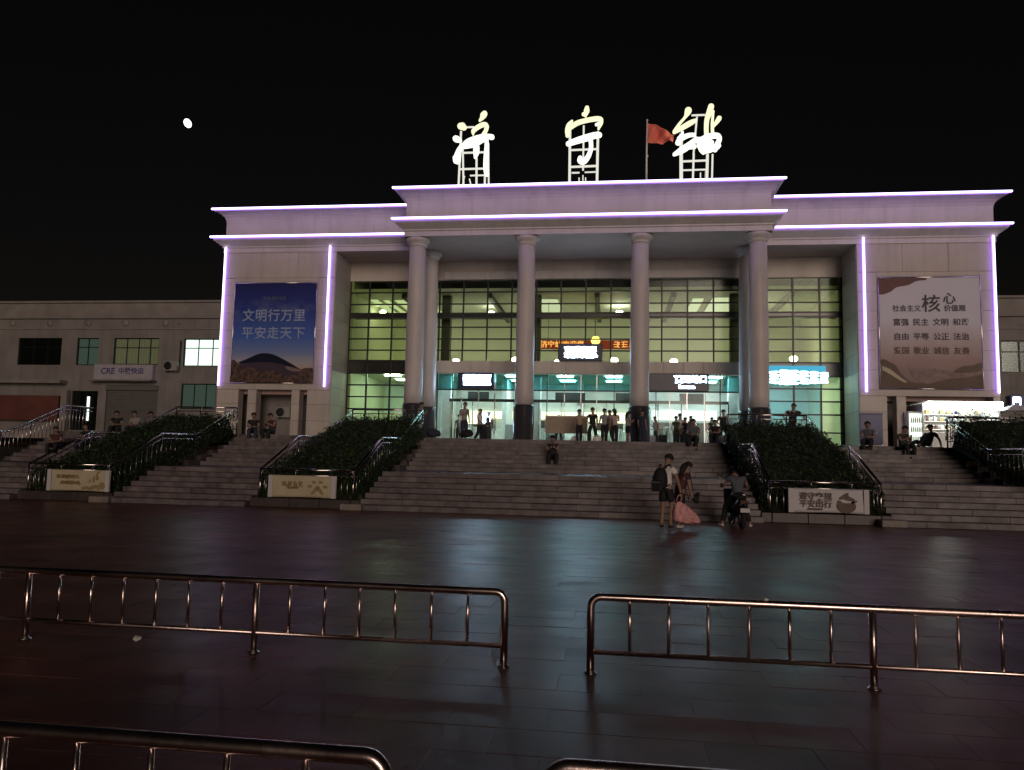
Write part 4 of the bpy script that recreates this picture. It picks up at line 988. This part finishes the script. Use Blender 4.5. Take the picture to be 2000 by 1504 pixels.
for x in (-.44, .44): link('leg', box_mesh(.05, .08, .2), 'steel_dull', t, (x, 0, .1)); link('foot', box_mesh(.06, .5, .04, .01), 'steel_dull', t, (x, 0, .02))
small_chars(t, -.2, .7, 4, .12, 'text_grey', 200)
for o in t.children:
    if o.name.startswith('glowing_character'): o.name = 'lettering'; o.location.y = -.02
t = thing('notice_stand', 'tan hoarding panel on legs in front of the glass doors', 'notice board', (-.75, 38.9, ZL))
link('panel', box_mesh(2.1, .05, .85, .01), 'tan_cloth', t, (0, 0, .98)); link('frame', box_mesh(2.16, .04, .05), 'steel_dull', t, (0, .01, 1.43))
for x in (-.98, .98): rod('leg', 'steel_dull', t, (x, 0, 0), (x, 0, 1.43), .02, 8); rod('foot', 'steel_dull', t, (x, -.3, .02), (x, .3, .02), .02, 8)
t = thing('screen_stand', 'small bright screen on a dark stand between the people at the left doors', 'screen', (-5.0, 39.8, ZL))
link('cabinet', box_mesh(.6, .4, 1.0, .03), 'navy', t, (0, 0, .5)); link('screen', box_mesh(.42, .03, .5), 'sign_white', t, (.02, -.02, 1.32)); link('bezel', box_mesh(.5, .06, .6, .01), 'black_plastic', t, (.02, .03, 1.32))
for k in range(3): link('screen_line', box_mesh(.4, .01, .05), 'navy', t, (.02, -.04, 1.2 + .14 * k))
def suitcase(loc, rz, label, mat, h=.62):
    t = thing('suitcase', label, 'suitcase', loc, rz)
    link('shell', box_mesh(.42, .26, h, .05), mat, t, (0, 0, h / 2 + .05))
    for x in (-.15, .15):
        link('wheel', xf(lathe([(.03, -.012), (.035, 0), (.03, .012)], 10), rot=(0, rad(90), 0)), 'rubber', t, (x, .08, .035)); rod('handle_rod', 'steel_dull', t, (x * .7, .1, h), (x * .7, .1, h + .35), .01, 6)
    rod('grip', 'black_plastic', t, (-.12, .1, h + .35), (.12, .1, h + .35), .018, 6)
def sack(loc, label, mat, s=(1, 1, 1), seed=1):
    t = thing('luggage_bag', label, 'bag', loc)
    me = crumple(.26, seed, 1.0); me = xf(me, (0, 0, .22), sc=(s[0], s[1], s[2]))
    for p_ in me.polygons: p_.use_smooth = True
    o = link('sack', me, mat, t); md = o.modifiers.new('s', 'SUBSURF'); md.levels = md.render_levels = 1
    link('handle', tube([(-.1, 0, .40 * s[2]), (-.06, 0, .52 * s[2]), (.06, 0, .52 * s[2]), (.1, 0, .40 * s[2])], .012, 6), 'black_plastic', t)
sack((-6.4, 31.0, ZL), 'dark luggage bag at the left end of the top step', 'black_cloth', (1.2, .8, .9), 11)
sack((-5.6, 30.6, ZL), 'dark slumped bag on the top step before the tall man', 'navy_cloth', (1.3, .9, .8), 12)
sack((-4.3, 30.8, ZL), 'dark low bag on the top step right of the tall man', 'black_cloth', (1.2, .9, .75), 13)
sack((.85, 36.6, ZL), 'pale plastic sack at the feet of the standing group', 'white_cloth', (1.0, .8, .9), 14)
sack((-.15, 37.6, ZL), 'white bundle under the hoarding panel', 'white_cloth', (1.2, .8, .8), 15)
sack((6.0, 31.6, ZL), 'pale bag beside the people sitting at the top right of the stairs', 'grey_cloth', (1.1, .8, .7), 16)
sack((6.1, 35.35, ZL), 'low dark bag used as a seat beside the bulky man', 'navy_cloth', (1.3, 1.1, .60), 17)
suitcase((4.2, 41.8, ZL), .3, 'dark suitcase beside the woman at the right doors', 'black_cloth')
suitcase((3.55, 40.9, ZL), -.4, 'pale suitcase standing before the right entrance', 'grey_cloth', .55)

# ================================================================== PEOPLE
def skin(nodes, edges, root, sub=2):
    """one continuous surface grown round a jointed skeleton"""
    names = list(nodes); idx = {n: i for i, n in enumerate(names)}
    me = bpy.data.meshes.new('skeleton'); me.from_pydata([nodes[n][:3] for n in names], [(idx[a], idx[b]) for a, b in edges], []); me.update()
    o = bpy.data.objects.new('skeleton_tmp', me); COL.objects.link(o)
    md = o.modifiers.new('Skin', 'SKIN'); md.use_smooth_shade = True; md.branch_smoothing = .6
    for n in names:
        r = nodes[n][3]; d_ = me.skin_vertices[0].data[idx[n]]; d_.radius = (r, r) if not isinstance(r, tuple) else r; d_.use_root = (n == root)
    s = o.modifiers.new('Sub', 'SUBSURF'); s.levels = s.render_levels = sub
    dg = bpy.context.evaluated_depsgraph_get(); out = bpy.data.meshes.new_from_object(o.evaluated_get(dg)); bpy.data.objects.remove(o)
    out.materials.clear()
    for p in out.polygons: p.use_smooth = True
    return out
SPINE = [('pelvis', 'waist'), ('waist', 'chest'), ('chest', 'neck'), ('neck', 'jaw'), ('jaw', 'head'), ('head', 'crown')]
ARM = lambda s: [('chest', 'sh' + s), ('sh' + s, 'el' + s), ('el' + s, 'wr' + s), ('wr' + s, 'ha' + s)]
LEG = lambda s: [('pelvis', 'hip' + s), ('hip' + s, 'kn' + s), ('kn' + s, 'an' + s), ('an' + s, 'to' + s)]
RADII = dict(pelvis=.125, waist=.115, chest=.13, neck=.058, jaw=.066, head=.088, crown=.062, sh=.066, el=.043, wr=.029, ha=.034, hip=.092, kn=.058, an=.040, to=.036)
def pose(torso, arms, legs):
    """torso: pelvis, waist, chest, neck, head; arms/legs: joint lists for left (L) and right (R)"""
    n = {}
    pel, wai, che, nek, hed = [Vector(v) for v in torso]
    n['pelvis'], n['waist'], n['chest'], n['neck'] = pel, wai, che, nek
    d_ = (hed - nek).normalized(); n['jaw'] = nek.lerp(hed, .45); n['head'] = hed; n['crown'] = hed + d_ * .065
    for s in 'LR':
        for k, v in zip(('sh', 'el', 'wr', 'ha'), arms[s]): n[k + s] = Vector(v)
        for k, v in zip(('hip', 'kn', 'an', 'to'), legs[s]): n[k + s] = Vector(v)
    return n
def R_(n): return RADII[n.rstrip('LR')] if n.rstrip('LR') in RADII else RADII[n]
def rumple(me, amp=.012, f=11.0):
    me.update(); co = [v.co.copy() for v in me.vertices]; nn = [v.normal.copy() for v in me.vertices]
    for v, c, n_ in zip(me.vertices, co, nn): v.co = c + n_ * (mnoise.noise(Vector((c.x * f, c.y * f, c.z * f * .6))) * amp + mnoise.noise(c * f * 2.3) * amp * .45)
    return me
def finger_meshes(n):
    ms = []
    for s in 'LR':
        w_, h = n['wr' + s], n['ha' + s]; d_ = (h - w_).normalized(); side = d_.cross(Vector((0, 1, .2))).normalized()
        if side.length < .1: side = Vector((1, 0, 0))
        nrm = side.cross(d_).normalized()
        for k, L in enumerate((.062, .075, .07, .052)):
            b = h + side * (k - 1.5) * .019 + d_ * .02; ms.append(tube([b, b + d_ * L * .5 + nrm * .006, b + d_ * L + nrm * .024], [.0095, .0088, .006], 6))
        b = w_.lerp(h, .4) - side * .03; ms.append(tube([b, b - side * .02 + d_ * .03, b - side * .022 + d_ * .06], [.011, .010, .007], 6))
    return ms
PM = {}
def pose_meshes(key, n, sleeve=.55, trouser='long', skirt=False, fat=1.0):
    nodes = {k: (*v, R_(k)) for k, v in n.items()}
    E = SPINE + ARM('L') + ARM('R') + LEG('L') + LEG('R')
    body = skin(nodes, E, 'pelvis')
    hd, jw = n['head'], n['jaw']; up = (n['crown'] - hd).normalized(); f = Vector((0, -1, 0)); f = (f - up * f.dot(up)).normalized(); sd = f.cross(up)
    nose = tube([hd + f * .085 - up * .0, hd + f * .108 - up * .03, hd + f * .088 - up * .04], [.008, .013, .009], 6)
    ears = [xf(GL, hd + sd * .083 * q - up * .02, sc=(.06, .09, .15)) for q in (-1, 1)]
    body = join([body, nose] + ears + finger_meshes(n), 'body')
    eyes = join([xf(GL, hd + f * .088 + sd * .032 * q + up * .008, sc=(.06, .03, .035)) for q in (-1, 1)] + [xf(box_mesh(.045, .012, .009), hd + f * .087 - up * .065)], 'features')
    # shirt: torso and upper sleeves
    sn = {}; m = 1.0 * fat
    lo = n['pelvis'].lerp(n['waist'], -.45)
    sn['a'] = (*lo, .165 * m); sn['w'] = (*n['waist'], .15 * m); sn['c'] = (*n['chest'], .15 * m); sn['n'] = (*n['chest'].lerp(n['neck'], .72), .075)
    ed = [('a', 'w'), ('w', 'c'), ('c', 'n')]
    for s in 'LR':
        sn['s' + s] = (*n['sh' + s], .080); sn['e' + s] = (*n['sh' + s].lerp(n['el' + s], sleeve if sleeve < 1 else .98), .066); ed += [('c', 's' + s), ('s' + s, 'e' + s)]
        if sleeve > 1: sn['w' + s] = (*n['el' + s].lerp(n['wr' + s], .9), .045); ed.append(('e' + s, 'w' + s))
    shirt = rumple(skin(sn, ed, 'a', 3), .016, 9)
    # trousers or shorts
    tn = {'p': (*n['pelvis'].lerp(n['waist'], .75), .125), 'q': (*n['pelvis'], .136)}; ed = [('p', 'q')]
    for s in 'LR':
        tn['h' + s] = (*n['hip' + s], .112); end = n['kn' + s] if trouser == 'long' else n['hip' + s].lerp(n['kn' + s], .78)
        tn['k' + s] = (*end, .084 if trouser == 'long' else .098); ed += [('q', 'h' + s), ('h' + s, 'k' + s)]
        if trouser == 'long': tn['a' + s] = (*n['kn' + s].lerp(n['an' + s], .93), .066); ed.append(('k' + s, 'a' + s))
    trousers = rumple(skin(tn, ed, 'q', 3), .012, 10)
    shoes = []
    for s in 'LR':
        a, t_ = n['an' + s], n['to' + s]; d_ = (t_ - a); d_.z = 0; d_ = d_.normalized() if d_.length > .01 else Vector((0, -1, 0))
        base = Vector((a.x, a.y, t_.z + .012)); shoes.append(skin({'h': (*(base - d_ * .045), .043), 'm': (*(base + d_ * .06), .045), 't': (*(base + d_ * .16), .038)}, [('h', 'm'), ('m', 't')], 'h', 1))
    # hair caps
    def hair(long_):
        bm = bmesh.new(); bmesh.ops.create_icosphere(bm, subdivisions=3, radius=.108)
        kill = [v for v in bm.verts if v.co.y < -.045 and v.co.z < .035 or v.co.z < -.045]
        bmesh.ops.delete(bm, geom=kill, context='VERTS')
        rr = random.Random(len(PM))
        for v in bm.verts: v.co *= rr.uniform(.97, 1.05); v.co.y *= 1.04
        me = bpy.data.meshes.new('hair'); bm.to_mesh(me); bm.free()
        q = up.to_track_quat('Z', 'Y').to_matrix().to_4x4() if (up - Vector((0, 0, 1))).length > .05 else Matrix.Identity(4)
        if q != Matrix.Identity(4): q = Matrix((sd, -f, up)).transposed().to_4x4()
        me.transform(Matrix.Translation(hd + up * .022) @ q)
        ms = [me]
        if long_:
            ms.append(tube([hd + up * .03 - f * .06, hd - up * .06 - f * .095, hd - up * .17 - f * .10, hd - up * .30 - f * .085], [.07, .085, .075, .035], 10))
        h = join(ms, 'hair')
        for p in h.polygons: p.use_smooth = True
        return h
    PM[key] = dict(body=body, eyes=eyes, shirt=shirt, trousers=trousers, shoes=shoes, hair=hair(False), hair_long=hair(True), n=n)
TOR = [(0, 0, .94), (0, .005, 1.10), (0, 0, 1.29), (0, .01, 1.45), (0, -.015, 1.62)]
def legs_stand(sp=.085, dl=0.0, dr=0.0):
    return {s: [(q * .085, 0, .90), (q * (sp + .005), -.015 + d_ * .5, .49), (q * sp, .03 + d_, .085), (q * (sp + .025), -.12 + d_, .035)] for s, q, d_ in (('L', 1, dl), ('R', -1, dr))}
ARMS = {'L': [(.165, .01, 1.39), (.225, .03, 1.11), (.23, -.03, .88), (.225, -.05, .80)], 'R': [(-.165, .01, 1.39), (-.225, .03, 1.11), (-.23, -.03, .88), (-.225, -.05, .80)]}
PH = {'L': [(.165, .01, 1.39), (.22, -.02, 1.12), (.09, -.25, 1.20), (.05, -.31, 1.25)], 'R': [(-.165, .01, 1.39), (-.22, -.02, 1.12), (-.09, -.25, 1.20), (-.05, -.31, 1.25)]}
TOR_DOWN = TOR[:3] + [(0, .0, 1.45), (0, -.06, 1.60)]
pose_meshes('stand', pose(TOR, ARMS, legs_stand()))
pose_meshes('stand_wide', pose(TOR, {'L': [(.17, .01, 1.39), (.30, .04, 1.14), (.17, -.12, 1.02), (.10, -.15, 1.0)], 'R': ARMS['R']}, legs_stand(.16, -.08, .05)), fat=1.15)
pose_meshes('phone', pose(TOR_DOWN, PH, legs_stand(.09, .06, -.04)))
pose_meshes('one_phone', pose(TOR_DOWN, {'L': ARMS['L'], 'R': PH['R']}, legs_stand(.08, -.05, .04)), trouser='long')
walkl = {'L': [(.085, 0, .90), (.095, -.17, .52), (.095, -.20, .09), (.11, -.35, .045)], 'R': [(-.085, 0, .90), (-.095, .04, .48), (-.095, .30, .13), (-.11, .19, .04)]}
pose_meshes('walk', pose(TOR, {'L': [(.165, .01, 1.39), (.23, .14, 1.14), (.22, .10, .90), (.21, .08, .82)], 'R': [(-.165, .01, 1.39), (-.22, -.06, 1.12), (-.19, -.26, 1.02), (-.18, -.33, 1.0)]}, walkl))
pose_meshes('slim_shorts', pose(TOR_DOWN, PH, legs_stand(.08)), trouser='short')
pose_meshes('rail', pose([(0, .12, .94), (0, .06, 1.10), (0, -.02, 1.28), (0, -.05, 1.44), (0, -.12, 1.58)], {'L': [(.17, -.02, 1.38), (.40, -.06, 1.20), (.38, -.30, 1.06), (.33, -.35, 1.05)], 'R': [(-.17, -.02, 1.38), (-.40, -.06, 1.20), (-.38, -.30, 1.06), (-.33, -.35, 1.05)]}, {s: [(q * .085, .12, .90), (q * .11, .14, .49), (q * .11, .18, .085), (q * .13, .04, .035)] for s, q in (('L', 1), ('R', -1))}), fat=1.12)
sitl = {s: [(q * .09, -.02, .10), (q * .14, -.40, .20), (q * .12, -.46, -.22), (q * .14, -.60, -.265)] for s, q in (('L', 1), ('R', -1))}
pose_meshes('sit', pose([(0, 0, .12), (0, -.02, .28), (0, -.10, .46), (0, -.13, .61), (0, -.18, .76)], {'L': [(.165, -.08, .56), (.22, -.20, .32), (.12, -.42, .30), (.08, -.48, .30)], 'R': [(-.165, -.08, .56), (-.22, -.20, .32), (-.12, -.42, .30), (-.08, -.48, .30)]}, sitl))
pose_meshes('sit_phone', pose([(0, 0, .12), (0, -.01, .28), (0, -.07, .46), (0, -.09, .61), (0, -.16, .75)], {'L': [(.165, -.05, .56), (.20, -.18, .34), (.07, -.36, .44), (.03, -.41, .48)], 'R': [(-.165, -.05, .56), (-.20, -.18, .34), (-.07, -.36, .44), (-.03, -.41, .48)]}, sitl))
pose_meshes('recline', pose([(0, 0, .12), (0, .08, .26), (0, .20, .42), (0, .24, .58), (0, .20, .73)], {'L': [(.165, .20, .52), (.26, .34, .28), (.26, .42, .05), (.26, .40, .02)], 'R': [(-.165, .20, .52), (-.22, .02, .36), (-.12, -.20, .34), (-.09, -.27, .34)]}, {'L': [(.09, -.02, .10), (.13, -.38, .36), (.12, -.62, .07), (.13, -.76, .03)], 'R': [(-.09, -.02, .10), (-.12, -.44, .20), (-.12, -.86, .10), (-.12, -.95, .16)]}))
# foreground three
pose_meshes('backpacker', pose([(0, 0, .94), (0, 0, 1.10), (0, 0, 1.29), (0, -.02, 1.45), (-.03, -.07, 1.60)], {'L': [(.17, .01, 1.39), (.25, .0, 1.13), (.21, -.16, 1.02), (.19, -.22, 1.0)], 'R': [(-.17, .01, 1.39), (-.27, -.02, 1.13), (-.32, -.06, .90), (-.33, -.07, .82)]}, {'L': [(.085, 0, .90), (.10, -.05, .49), (.11, .02, .085), (.14, -.12, .035)], 'R': [(-.085, 0, .90), (-.10, -.10, .50), (-.09, -.02, .085), (-.11, -.16, .035)]}), trouser='short')
pose_meshes('companion', pose([(0, .05, .90), (0, .01, 1.05), (0, -.08, 1.22), (0, -.12, 1.36), (0, -.20, 1.50)], {'L': [(.15, -.08, 1.31), (.20, -.14, 1.05), (.16, -.26, .84), (.15, -.30, .77)], 'R': [(-.15, -.08, 1.31), (-.20, -.10, 1.04), (-.20, -.18, .80), (-.20, -.20, .72)]}, {'L': [(.085, .05, .86), (.09, -.04, .47), (.09, .0, .085), (.10, -.15, .035)], 'R': [(-.085, .05, .86), (-.10, .06, .47), (-.10, .16, .085), (-.12, .02, .035)]}), trouser='short')
pose_meshes('rider', pose([(0, .02, .86), (0, .0, 1.01), (0, -.05, 1.19), (0, -.18, 1.29), (0, -.31, 1.35)], {'L': [(.17, -.05, 1.29), (.30, -.18, 1.08), (.30, -.46, 1.04), (.30, -.53, 1.03)], 'R': [(-.17, -.05, 1.29), (-.30, -.18, 1.08), (-.30, -.46, 1.04), (-.30, -.53, 1.03)]}, {s: [(q * .10, 0, .82), (q * .25, -.26, .50), (q * .36, -.12, .085), (q * .42, -.25, .035)] for s, q in (('L', 1), ('R', -1))}), fat=1.1)
def person(label, key, loc, rz, shirt, legs, shoes='shoe_black', h=1.72, hair='hair', phone=False, group='people on the terrace and stairs', extra=None):
    P = PM[key]; t = thing('person', label, 'person', loc, rz, group); s = h / 1.72; t.scale = (s, s, s)
    link('body', P['body'], 'skin', t); link('face_features', P['eyes'], 'hair', t); link('hair', P[hair], 'hair', t)
    link('shirt', P['shirt'], shirt, t); link('trousers', P['trousers'], legs, t)
    for m in P['shoes']: link('shoe', m, shoes, t)
    if phone:
        n = P['n']; c = (n['haL'] + n['haR']) / 2 if 'phone' in key and key != 'one_phone' else n['haR']
        f = thing('phone', 'lit phone of the ' + label.split(' looking')[0].split(' bent')[0].split(' sitting')[0], 'phone', Vector(loc) + (Matrix.Rotation(rz, 3, 'Z') @ (c + Vector((0, -.03, .05)))) * s, rz, 'lit phones in hands')
        link('case', box_mesh(.08, .012, .155, .004), 'black_plastic', f, (0, -.004, 0), (rad(-35), 0, 0)); link('screen', box_mesh(.07, .004, .14), 'phone_glow', f, (0, .006, .003), (rad(-35), 0, 0))
    return t
F = 0; B = PI
person('tall man in pale grey shirt standing at the left glass doors', 'one_phone', (-5.13, 34.6, ZL), rad(35), 'grey_cloth', 'navy_cloth', h=1.77)
person('person in white top walking beside the lit screen', 'walk', (-4.75, 36.6, ZL), rad(60), 'white_cloth', 'black_cloth', h=1.58)
person('slim figure in dark clothes looking at a phone left of a column', 'phone', (-4.6, 38.0, ZL), rad(85), 'olive_cloth', 'olive_cloth', h=1.52, phone=True)
person('person in pale shirt standing at the top of the left handrail', 'phone', (-6.6, 32.3, ZL), rad(75), 'grey_cloth', 'grey_cloth', h=1.58)
person('person in tan top standing before the hoarding panel', 'stand', (-.02, 37.2, ZL), rad(190), 'tan_cloth', 'black_cloth', h=1.66)
person('broad man in black cap and black shirt in the standing group', 'stand_wide', (.62, 36.9, ZL), rad(200), 'black_cloth', 'black_cloth', h=1.74)
person('person in pale shirt and dark trousers standing right of the man in black', 'stand', (1.18, 36.7, ZL), rad(170), 'grey_cloth', 'black_cloth', h=1.68)
person('woman in pale pink shirt with long hair in the standing group', 'one_phone', (1.66, 36.3, ZL), rad(195), 'pink_cloth', 'black_cloth', h=1.68, hair='hair_long')
person('woman in pale top and dark shorts standing against a column', 'slim_shorts', (2.28, 36.9, ZL), rad(120), 'grey_cloth', 'black_cloth', h=1.6, hair='hair_long')
person('dark figure leaning close in front of the third column', 'stand', (2.95, 37.0, ZL), rad(140), 'navy_cloth', 'navy_cloth', h=1.68)
person('woman in grey top standing with a suitcase left of the right entrance', 'one_phone', (3.8, 41.2, ZL), rad(-60), 'grey_cloth', 'black_cloth', h=1.6)
person('dark clothed person standing in the right entrance, leftmost there', 'stand', (4.78, 40.4, ZL), rad(150), 'olive_cloth', 'black_cloth', h=1.58)
person('tall person in white shirt inside the right entrance', 'stand', (5.05, 41.3, ZL), rad(180), 'white_cloth', 'black_cloth', h=1.76)
person('person in slate shirt bent over a phone at the right entrance', 'phone', (5.45, 40.2, ZL), rad(100), 'slate_cloth', 'black_cloth', h=1.6, phone=True)
person('person in dark clothes standing under the symbol sign, right of the door', 'phone', (6.45, 39.8, ZL), rad(60), 'olive_cloth', 'black_cloth', h=1.52)
person('bulky man in black beside the railing right of the entrance', 'stand_wide', (6.55, 36.0, ZL), rad(170), 'black_cloth', 'black_cloth', h=1.66)
person('man in black leaning on the railing before the cyan sign', 'rail', (8.75, 32.2, ZL), rad(0), 'black_cloth', 'black_cloth', h=1.72)
person('person in black sitting on the stairs with a brightly lit face', 'sit_phone', (-.52, 27.42, 1.5), rad(5), 'black_cloth', 'black_cloth', phone=True)
person('person in slate shirt sitting on the top step near the right railing', 'sit', (4.55, 29.4, ZL), rad(-8), 'slate_cloth', 'black_cloth')
person('person in grey shirt sitting in front of the blue board', 'sit', (10.75, 29.42, ZL), rad(-25), 'slate_cloth', 'black_cloth')
person('person in dark clothes sitting on the right side stairs below the pillar', 'sit_phone', (11.75, 29.0, 2.1), rad(20), 'olive_cloth', 'black_cloth')
person('dark figure reclining on the terrace edge in front of the kiosk', 'recline', (13.0, 30.1, ZL), rad(-55), 'black_cloth', 'black_cloth')
person('seated person nearest the shutter, left of three behind the outer left hedge', 'sit', (-18.6, 29.42, ZL), rad(15), 'black_cloth', 'black_cloth')
person('seated person in pale shirt, middle of three behind the outer left hedge', 'sit', (-17.75, 29.42, ZL), rad(-10), 'grey_cloth', 'black_cloth')
person('seated person in dark shirt, right of three behind the outer left hedge', 'sit_phone', (-17.1, 29.42, ZL), rad(10), 'slate_cloth', 'black_cloth')
person('person in black sitting atop the left side stairs, by their left railing', 'sit', (-12.7, 29.42, ZL), rad(20), 'black_cloth', 'navy_cloth')
person('person in wine coloured top sitting at the top of the left side stairs', 'sit_phone', (-11.9, 29.42, ZL), rad(-15), 'wine_cloth', 'black_cloth')
person('dark figure sitting low on the far left stairs', 'sit', (-19.7, 27.42, 1.5), rad(10), 'wine_cloth', 'black_cloth')
person('second dark figure sitting on the far left stairs, one step higher', 'sit', (-18.7, 27.82, 1.65), rad(-12), 'black_cloth', 'black_cloth')
person('dark figure standing just inside the left glass doors', 'stand', (-7.3, 44.1, ZL), rad(200), 'slate_cloth', 'black_cloth', h=1.7)
person('dark figure with arms bent inside the hall right of the lit screen', 'phone', (-3.2, 44.2, ZL), rad(160), 'black_cloth', 'navy_cloth', h=1.68)
person('dark figure inside the hall behind the hoarding panel', 'stand_wide', (-1.5, 44.0, ZL), rad(20), 'navy_cloth', 'black_cloth', h=1.74)
person('figure in dark top just left of the woman in pale pink, half hidden', 'walk', (1.42, 38.2, ZL), rad(230), 'slate_cloth', 'black_cloth', h=1.7)
person('short figure in dark clothes squeezed beside the white-shirted person in the right entrance', 'stand', (5.3, 41.0, ZL), rad(210), 'black_cloth', 'navy_cloth', h=1.55)
person('dark figure crouched at the railing end beside the bulky man', 'sit', (6.1, 35.2, ZL + .28), rad(-20), 'black_cloth', 'black_cloth')
# ------------------------------------------------------------------ the couple at the foot of the stairs
GR = 'people at the foot of the stairs'
HB = Vector((2.86, 18.65, 0)); HR = rad(152)
person('man in white t-shirt and black shorts with a backpack, seen from behind', 'backpacker', HB, HR, 'white_cloth', 'black_cloth', 'shoe_black', 1.74, group=GR)
bp = thing('backpack', 'black backpack worn by the man in the white t-shirt', 'backpack', HB + Vector((-.03, 0, 0)), HR)
me = skin({'a': (0, .25, .90, .17), 'b': (0, .28, 1.08, .20), 'c': (0, .25, 1.28, .17), 'd': (0, .21, 1.42, .10)}, [('a', 'b'), ('b', 'c'), ('c', 'd')], 'a', 2)
link('main_bag', me, 'black_cloth', bp); link('front_pocket', xf(box_mesh(.26, .10, .26, .03), (0, .44, 1.0)), 'black_cloth', bp); link('zip', box_mesh(.20, .012, .012), 'grey_cloth', bp, (0, .495, 1.08))
for q in (-1, 1): link('strap', tube([(q * .07, .16, 1.40), (q * .10, .10, 1.47), (q * .115, -.02, 1.485), (q * .12, -.135, 1.38), (q * .13, -.13, 1.2), (q * .14, .02, 1.03), (q * .12, .16, .98)], .018, 8), 'black_cloth', bp)
WB = Vector((3.22, 18.85, 0)); WR = rad(120)
person('woman in dark top beside the backpacker, leaning forward', 'companion', WB, WR, 'wine_cloth', 'black_cloth', 'shoe_white', 1.66, 'hair_long', group=GR)
pk = thing('carrier_bag', 'large pink cloth bag hanging between the couple', 'bag', (3.26, 18.55, .14), rad(-6))
def bag_mesh():
    vs, fs = [], []; prof = [(-.30, .00, .05), (-.42, .06, .11), (-.40, .14, .13), (-.28, .30, .10), (-.16, .46, .05), (-.10, .55, .02)]
    L = [(-.16, .52), (-.20, .40), (-.24, .25), (-.26, .10), (-.16, .015), (.06, -.02), (.28, .0), (.40, .03), (.36, .14), (.26, .26), (.10, .38), (-.06, .50)]
    n = len(L); cx = sum(a for a, _ in L) / n; cz = sum(b for _, b in L) / n
    for ring, (k, y) in enumerate(((.80, -.12), (.96, -.07), (1.0, 0), (.96, .07), (.80, .12))):
        for a, b in L: vs.append((cx + (a - cx) * k, y * (1.0 - .6 * max(0, b - .1) / .45), cz + (b - cz) * k))
    for r in range(4):
        for i in range(n): a, b = r * n + i, r * n + (i + 1) % n; fs.append((a, b, b + n, a + n))
    fs.append(tuple(range(n))[::-1]); fs.append(tuple(4 * n + i for i in range(n)))
    return mesh('bag', vs, fs, True)
o = link('bag_body', bag_mesh(), 'pink_bag', pk); md = o.modifiers.new('s', 'SUBSURF'); md.levels = md.render_levels = 3
tx = bpy.data.textures.new('folds', 'CLOUDS'); tx.noise_scale = .11; dm = o.modifiers.new('folds', 'DISPLACE'); dm.texture = tx; dm.strength = .075; dm.texture_coords = 'LOCAL'
link('handle', tube([(-.17, 0, .50), (-.14, 0, .62), (-.09, 0, .66), (-.05, 0, .60), (-.07, 0, .50)], .012, 8), 'pink_bag', pk)
hg = thing('shoulder_bag', 'black shoulder bag at the hip of the woman in dark top', 'bag', (3.56, 18.80, .62), rad(30))
link('bag_body', skin({'a': (-.10, 0, .06, .085), 'b': (.10, 0, .08, .10), 'c': (0, 0, .20, .09)}, [('a', 'b'), ('b', 'c')], 'b', 2), 'black_cloth', hg); link('strap', tube([(-.08, 0, .25), (-.14, -.02, .50), (-.18, .0, .70)], .01, 6), 'black_cloth', hg)
# ------------------------------------------------------------------ scooter and rider
SB = Vector((4.62, 19.55, 0))
sc_ = thing('electric_scooter', 'dark electric scooter with white number plate, seen from behind by the stairs', 'scooter', SB, rad(184))
WH = lathe([(.10, -.05), (.20, -.055), (.235, -.03), (.245, 0), (.235, .03), (.20, .055), (.10, .05)], 28)
for y in (.48, -.62):
    wl = node('wheel', sc_, (0, y, .245)); link('tyre', xf(WH, rot=(0, rad(90), 0)), 'rubber', wl); link('hub', xf(lathe([(.03, -.06), (.11, -.05), (.11, .05), (.03, .06)], 16), rot=(0, rad(90), 0)), 'steel_dull', wl)
link('rear_body', skin({'a': (0, .62, .62, .11), 'b': (0, .40, .58, .15), 'c': (0, .12, .50, .15), 'd': (0, -.1, .30, .12)}, [('a', 'b'), ('b', 'c'), ('c', 'd')], 'b', 2), 'black_plastic', sc_)
link('seat', skin({'a': (0, .52, .755, .12), 'b': (0, .28, .75, .135), 'c': (0, .02, .74, .11)}, [('a', 'b'), ('b', 'c')], 'b', 2), 'black_cloth', sc_)
link('footboard', box_mesh(.32, .5, .05, .015), 'black_plastic', sc_, (0, -.25, .26)); link('front_shield', xf(box_mesh(.42, .07, .62, .03), rot=(rad(18), 0, 0)), 'navy_cloth', sc_, (0, -.52, .62))
link('fork', tube([(0, -.62, .24), (0, -.5, .75), (0, -.42, 1.0)], .03, 8), 'steel_dull', sc_); link('handlebar', tube([(-.33, -.40, 1.03), (-.15, -.44, 1.0), (.15, -.44, 1.0), (.33, -.40, 1.03)], .017, 8), 'steel', sc_)
for q in (-1, 1):
    mi = node('mirror', sc_, (q * .28, -.42, 1.03)); link('stem', tube([(0, 0, 0), (q * .05, .02, .2)], .007, 6), 'steel', mi); link('glass', xf(GL, (q * .06, .03, .25), sc=(.35, .1, .22)), 'black_plastic', mi)
link('rear_fender', skin({'a': (0, .76, .42, .05), 'b': (0, .70, .55, .06), 'c': (0, .52, .55, .07)}, [('a', 'b'), ('b', 'c')], 'b', 1), 'black_plastic', sc_)
link('number_plate', box_mesh(.22, .01, .10, .004), 'plate_white', sc_, (0, .80, .46), (rad(15), 0, 0)); link('tail_light', box_mesh(.2, .04, .05, .01), 'red_awning', sc_, (0, .735, .66))
link('grab_rail', tube([(-.14, .40, .74), (-.16, .66, .80), (0, .72, .82), (.16, .66, .80), (.14, .40, .74)], .014, 8), 'steel', sc_); link('side_stand', tube([(.1, .1, .28), (.2, .15, .03)], .012, 6), 'steel_dull', sc_)
person('rider in slate shirt sitting astride the electric scooter, seen from behind', 'rider', SB, rad(184), 'slate_cloth', 'black_cloth', 'shoe_white', 1.6, group=GR)
